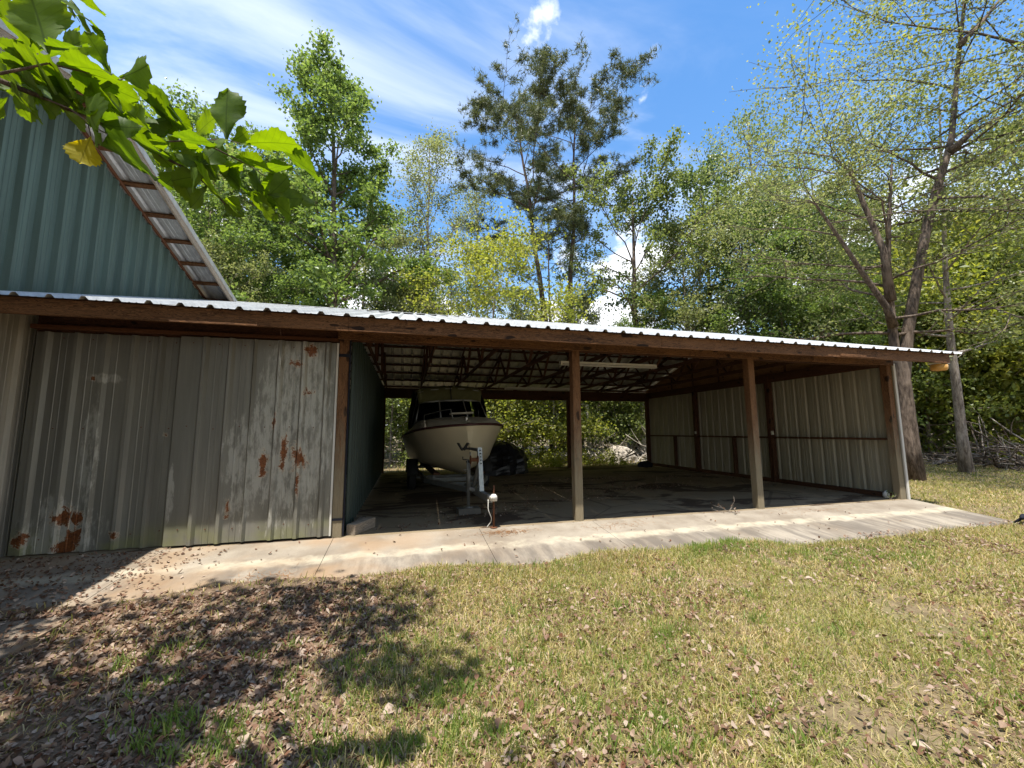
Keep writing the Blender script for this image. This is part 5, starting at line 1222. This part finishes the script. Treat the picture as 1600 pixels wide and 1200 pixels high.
def big_leaf_mesh(seed):
    """obovate leaf with rounded teeth, folded along the midrib; unit length along +x from the stalk"""
    r = np.random.default_rng(seed); n = 22; t_ = np.linspace(0.0, 1, n+1); base = 0.36*np.sin(np.pi*np.clip(t_, 0, 1)**1.35)**0.85*(0.62+0.55*t_)
    base[-1] = 0; base[0] = 0.004
    tooth = np.where(np.arange(n+1) % 2 == 0, 1.0, 0.88); tooth[0] = tooth[-1] = 1; cup = r.uniform(0.05, 0.30); arch = r.uniform(-0.22, 0.10); tw = r.uniform(-0.25, 0.25)
    V = []; Fq = []
    for i in range(n+1):
        w = base[i]*tooth[i]*r.uniform(0.96, 1.04); z0 = arch*(t_[i]-0.5)**2*1.4; wav = 0.03*math.sin(t_[i]*14+r.uniform(0, 1))
        V += [(t_[i], 0, z0), (t_[i]+0.02*(tooth[i] == 1), w*0.55, z0+cup*w*0.5+tw*w*t_[i]), (t_[i]+0.045*(tooth[i] == 1)*(0 < i < n), w, z0+cup*w+wav+tw*w*t_[i]),
              (t_[i]+0.02*(tooth[i] == 1), -w*0.55, z0+cup*w*0.5-tw*w*t_[i]), (t_[i]+0.045*(tooth[i] == 1)*(0 < i < n), -w, z0+cup*w-wav-tw*w*t_[i])]
    for i in range(n):
        a, b = i*5, i*5+5; Fq += [(a, b, b+1, a+1), (a+1, b+1, b+2, a+2), (a, a+3, b+3, b), (a+3, a+4, b+4, b+3)]
    Fq = np.array(Fq); me = mesh_np('leaf', np.array(V), [Fq], True); me.materials.append(BIGLEAF); return me
BL = [big_leaf_mesh(s) for s in range(9)]; yl = BL[2].copy(); yl.materials.clear(); yl.materials.append(YELLEAF)
def px3(u_, v_, d): return np.array(at_depth(u_, v_, d))
BR = [([(-60, 95, 1.16), (0, 126, 1.2), (60, 150, 1.24), (120, 178, 1.28), (205, 207, 1.34), (255, 245, 1.40), (303, 270, 1.45), (335, 300, 1.5), (352, 320, 1.52)], 0.0065),
      ([(205, 207, 1.34), (245, 222, 1.36), (310, 219, 1.40), (352, 218, 1.42), (375, 224, 1.44)], 0.0035),
      ([(310, 219, 1.40), (362, 245, 1.45), (395, 262, 1.5), (436, 290, 1.55)], 0.003),
      ([(-60, 112, 1.12), (0, 115, 1.14), (40, 107, 1.16), (75, 99, 1.18), (82, 96, 1.18)], 0.005),
      ([(60, 150, 1.24), (110, 170, 1.2), (150, 200, 1.22), (190, 222, 1.25)], 0.003),
      ([(-20, -30, 1.45), (60, -8, 1.5), (108, 8, 1.55), (125, 35, 1.58)], 0.003),
      ([(75, 99, 1.18), (130, 112, 1.22), (188, 125, 1.27), (195, 122, 1.28)], 0.003)]
Cn = None
for pts, rad in BR:
    P = np.array([px3(*q) for q in pts])
    if Cn is None:
        s0 = TP[1]*0.35+TP[2]*0.65; lead = np.array([s0, s0+np.array([0.9, 0.35, 0.35]), (s0+P[0])/2+np.array([0, -0.1, 0.35]), P[0]*0.8+s0*0.2+np.array([0, 0, 0.08])])
        P = np.vstack([lead, P]); rads = np.concatenate([[0.045, 0.032, 0.022, 0.013], np.linspace(rad*1.3, rad*0.45, len(pts))]); Cn = P[4]
    else: rads = np.linspace(rad, rad*0.4, len(P))
    if len(pts) == 5 and pts[0][0] == -60: P = np.vstack([Cn+np.array([-0.12, -0.05, 0.02]), P]); rads = np.concatenate([[rad*1.2], rads])
    if pts[0][0] == -20: P = np.vstack([s0+np.array([2.0, 0.9, 1.2]), P]); rads = np.concatenate([[0.008], rads])
    mb = MB(); mb.tube(P, rads, 7, False); build(mb, 'twig', BARK, shade, True)
LEAVES = [(78, 88, 45, -18, 1.2, 100), (70, 78, -8, 18, 1.28, 60), (82, 99, 176, 112, 1.2, 48), (172, 112, 135, 50, 1.3, 34), (188, 123, 233, 102, 1.3, 34), (128, 116, 219, 158, 1.27, 36), (52, 99, -6, 62, 1.22, 26), (60, 104, 2, 98, 1.2, 24),
          (62, 116, 118, 142, 1.2, 24), (30, 100, 95, 142, 1.26, 26), (352, 218, 355, 137, 1.42, 58), (374, 222, 471, 224, 1.44, 46), (311, 216, 238, 152, 1.42, 26), (362, 243, 426, 266, 1.46, 32), (436, 234, 498, 276, 1.56, 30), (437, 290, 491, 322, 1.56, 27),
          (303, 270, 347, 311, 1.46, 24), (398, 262, 404, 298, 1.5, 24), (380, 300, 432, 320, 1.52, 30), (338, 302, 382, 338, 1.5, 28), (300, 216, 338, 180, 1.45, 32), (315, 220, 352, 226, 1.38, 18), (322, 238, 376, 292, 1.5, 40), (273, 258, 302, 316, 1.46, 28),
          (158, 222, 250, 277, 1.24, 34), (197, 214, 250, 238, 1.3, 30), (18, 138, 48, 192, 1.22, 24), (60, 152, 90, 184, 1.24, 24), (205, 207, 150, 165, 1.38, 30), (245, 222, 190, 175, 1.42, 30), (120, 178, 70, 145, 1.34, 28), (95, 168, 135, 205, 1.2, 22),
          (120, -2, 159, 18, 1.55, 18), (108, 2, 139, 34, 1.55, 16), (137, 36, 165, 62, 1.56, 14), (118, 24, 142, 54, 1.58, 11), (112, 8, 114, 26, 1.56, 11), (126, 40, 118, 52, 1.58, 7), (96, -6, 92, 15, 1.55, 14), (362, 222, 388, 205, 1.47, 26), (385, 250, 350, 275, 1.48, 22),
          (255, 245, 232, 205, 1.44, 30), (270, 252, 310, 243, 1.42, 26), (285, 262, 255, 292, 1.44, 26), (325, 290, 300, 325, 1.5, 24), (345, 312, 378, 322, 1.54, 22), (230, 225, 268, 262, 1.38, 28), (180, 200, 225, 190, 1.36, 32), (150, 190, 112, 160, 1.32, 28),
          (40, 108, 20, 60, 1.24, 40), (20, 112, 60, 140, 1.2, 26), (200, 130, 262, 172, 1.36, 36), (215, 150, 275, 190, 1.40, 34), (240, 165, 300, 200, 1.42, 34), (60, 120, 135, 165, 1.3, 34), (100, 130, 190, 178, 1.34, 34), (10, 150, -20, 185, 1.2, 26), (405, 268, 455, 255, 1.54, 26), (300, 268, 345, 268, 1.48, 26)]
lr = np.random.default_rng(12)
for k in range(34):
    u_ = lr.uniform(-30, 300); v_ = 112+0.42*max(0, u_)+lr.normal(0, 14); a_ = lr.choice([lr.normal(0.5, 0.5), lr.normal(-2.4, 0.5)]); q_ = lr.uniform(48, 78); LEAVES.append((u_, v_, u_+q_*math.cos(a_), v_+q_*math.sin(a_)*0.8, lr.uniform(1.2, 1.5), lr.uniform(14, 36)))
for k in range(16):
    u_ = lr.uniform(255, 430); v_ = 245+0.38*(u_-255)+lr.normal(0, 14); a_ = lr.normal(0.6, 0.7) if k % 4 else lr.normal(-2.6, 0.4); q_ = lr.uniform(40, 68); LEAVES.append((u_, v_, u_+q_*math.cos(a_), v_+q_*math.sin(a_)*0.7, lr.uniform(1.4, 1.6), lr.uniform(16, 34)))
for k in range(12):
    u_ = lr.uniform(-20, 90); v_ = lr.uniform(60, 170); a_ = lr.uniform(-3.1, 1.2); q_ = lr.uniform(55, 90); LEAVES.append((u_, v_, u_+q_*math.cos(a_), v_+q_*math.sin(a_)*0.6, lr.uniform(1.22, 1.5), lr.uniform(20, 44)))
for k, (bu, bv, tu, tv_, d, wpx) in enumerate(LEAVES):
    rr = np.random.default_rng(300+k); b = px3(bu, bv, d); e = px3(tu, tv_, d+rr.normal(0, 0.05)); ax = e-b; L = np.linalg.norm(ax); ax /= L
    view = b-np.array(CAM); view /= np.linalg.norm(view)
    wantw = wpx/F_PX*d; ratio = min(1.0, wantw/(L*0.78)); th = max(0.38, math.acos(max(0.12, ratio)))
    nv = view-ax*view.dot(ax); nv /= np.linalg.norm(nv); sd2 = np.cross(nv, ax); cand = [nv*math.cos(th)+np.cross(ax, nv)*math.sin(th*q_) for q_ in (1, -1)]; cand.sort(key=lambda q_: -q_.dot(np.array(SUN))); nn = cand[0 if rr.random() < 0.8 else 1]
    if nn[2] < 0 and rr.random() < 0.0: nn = -nn
    yv = np.cross(nn, ax); ws_ = max(L, wantw/0.78)
    M = Matrix(((ax[0]*L, yv[0]*ws_, nn[0]*L, b[0]), (ax[1]*L, yv[1]*ws_, nn[1]*L, b[1]), (ax[2]*L, yv[2]*ws_, nn[2]*L, b[2]), (0, 0, 0, 1)))
    obj('leaf', BL[k % 9], None, shade, M)
b = px3(142, 213, 1.22); e = px3(124, 256, 1.2); ax = (e-b)/np.linalg.norm(e-b); nv = (b-np.array(CAM)); nv /= np.linalg.norm(nv); nv -= ax*nv.dot(ax); nv /= np.linalg.norm(nv); yv = np.cross(nv, ax); L = np.linalg.norm(e-b)
o = obj('leaf', yl, None, shade, Matrix(((ax[0]*L, yv[0]*L*1.25, nv[0]*L, b[0]), (ax[1]*L, yv[1]*L*1.25, nv[1]*L, b[1]), (ax[2]*L, yv[2]*L*1.25, nv[2]*L, b[2]), (0, 0, 0, 1))))
o['label'] = 'yellowing leaf hanging from the branch before the green barn wall'
mb = MB(); mb.tube([px3(120, 178, 1.28), px3(138, 195, 1.24), px3(142, 213, 1.22)], [0.0025, 0.002, 0.0015], 6); build(mb, 'twig', BARK, shade, True)
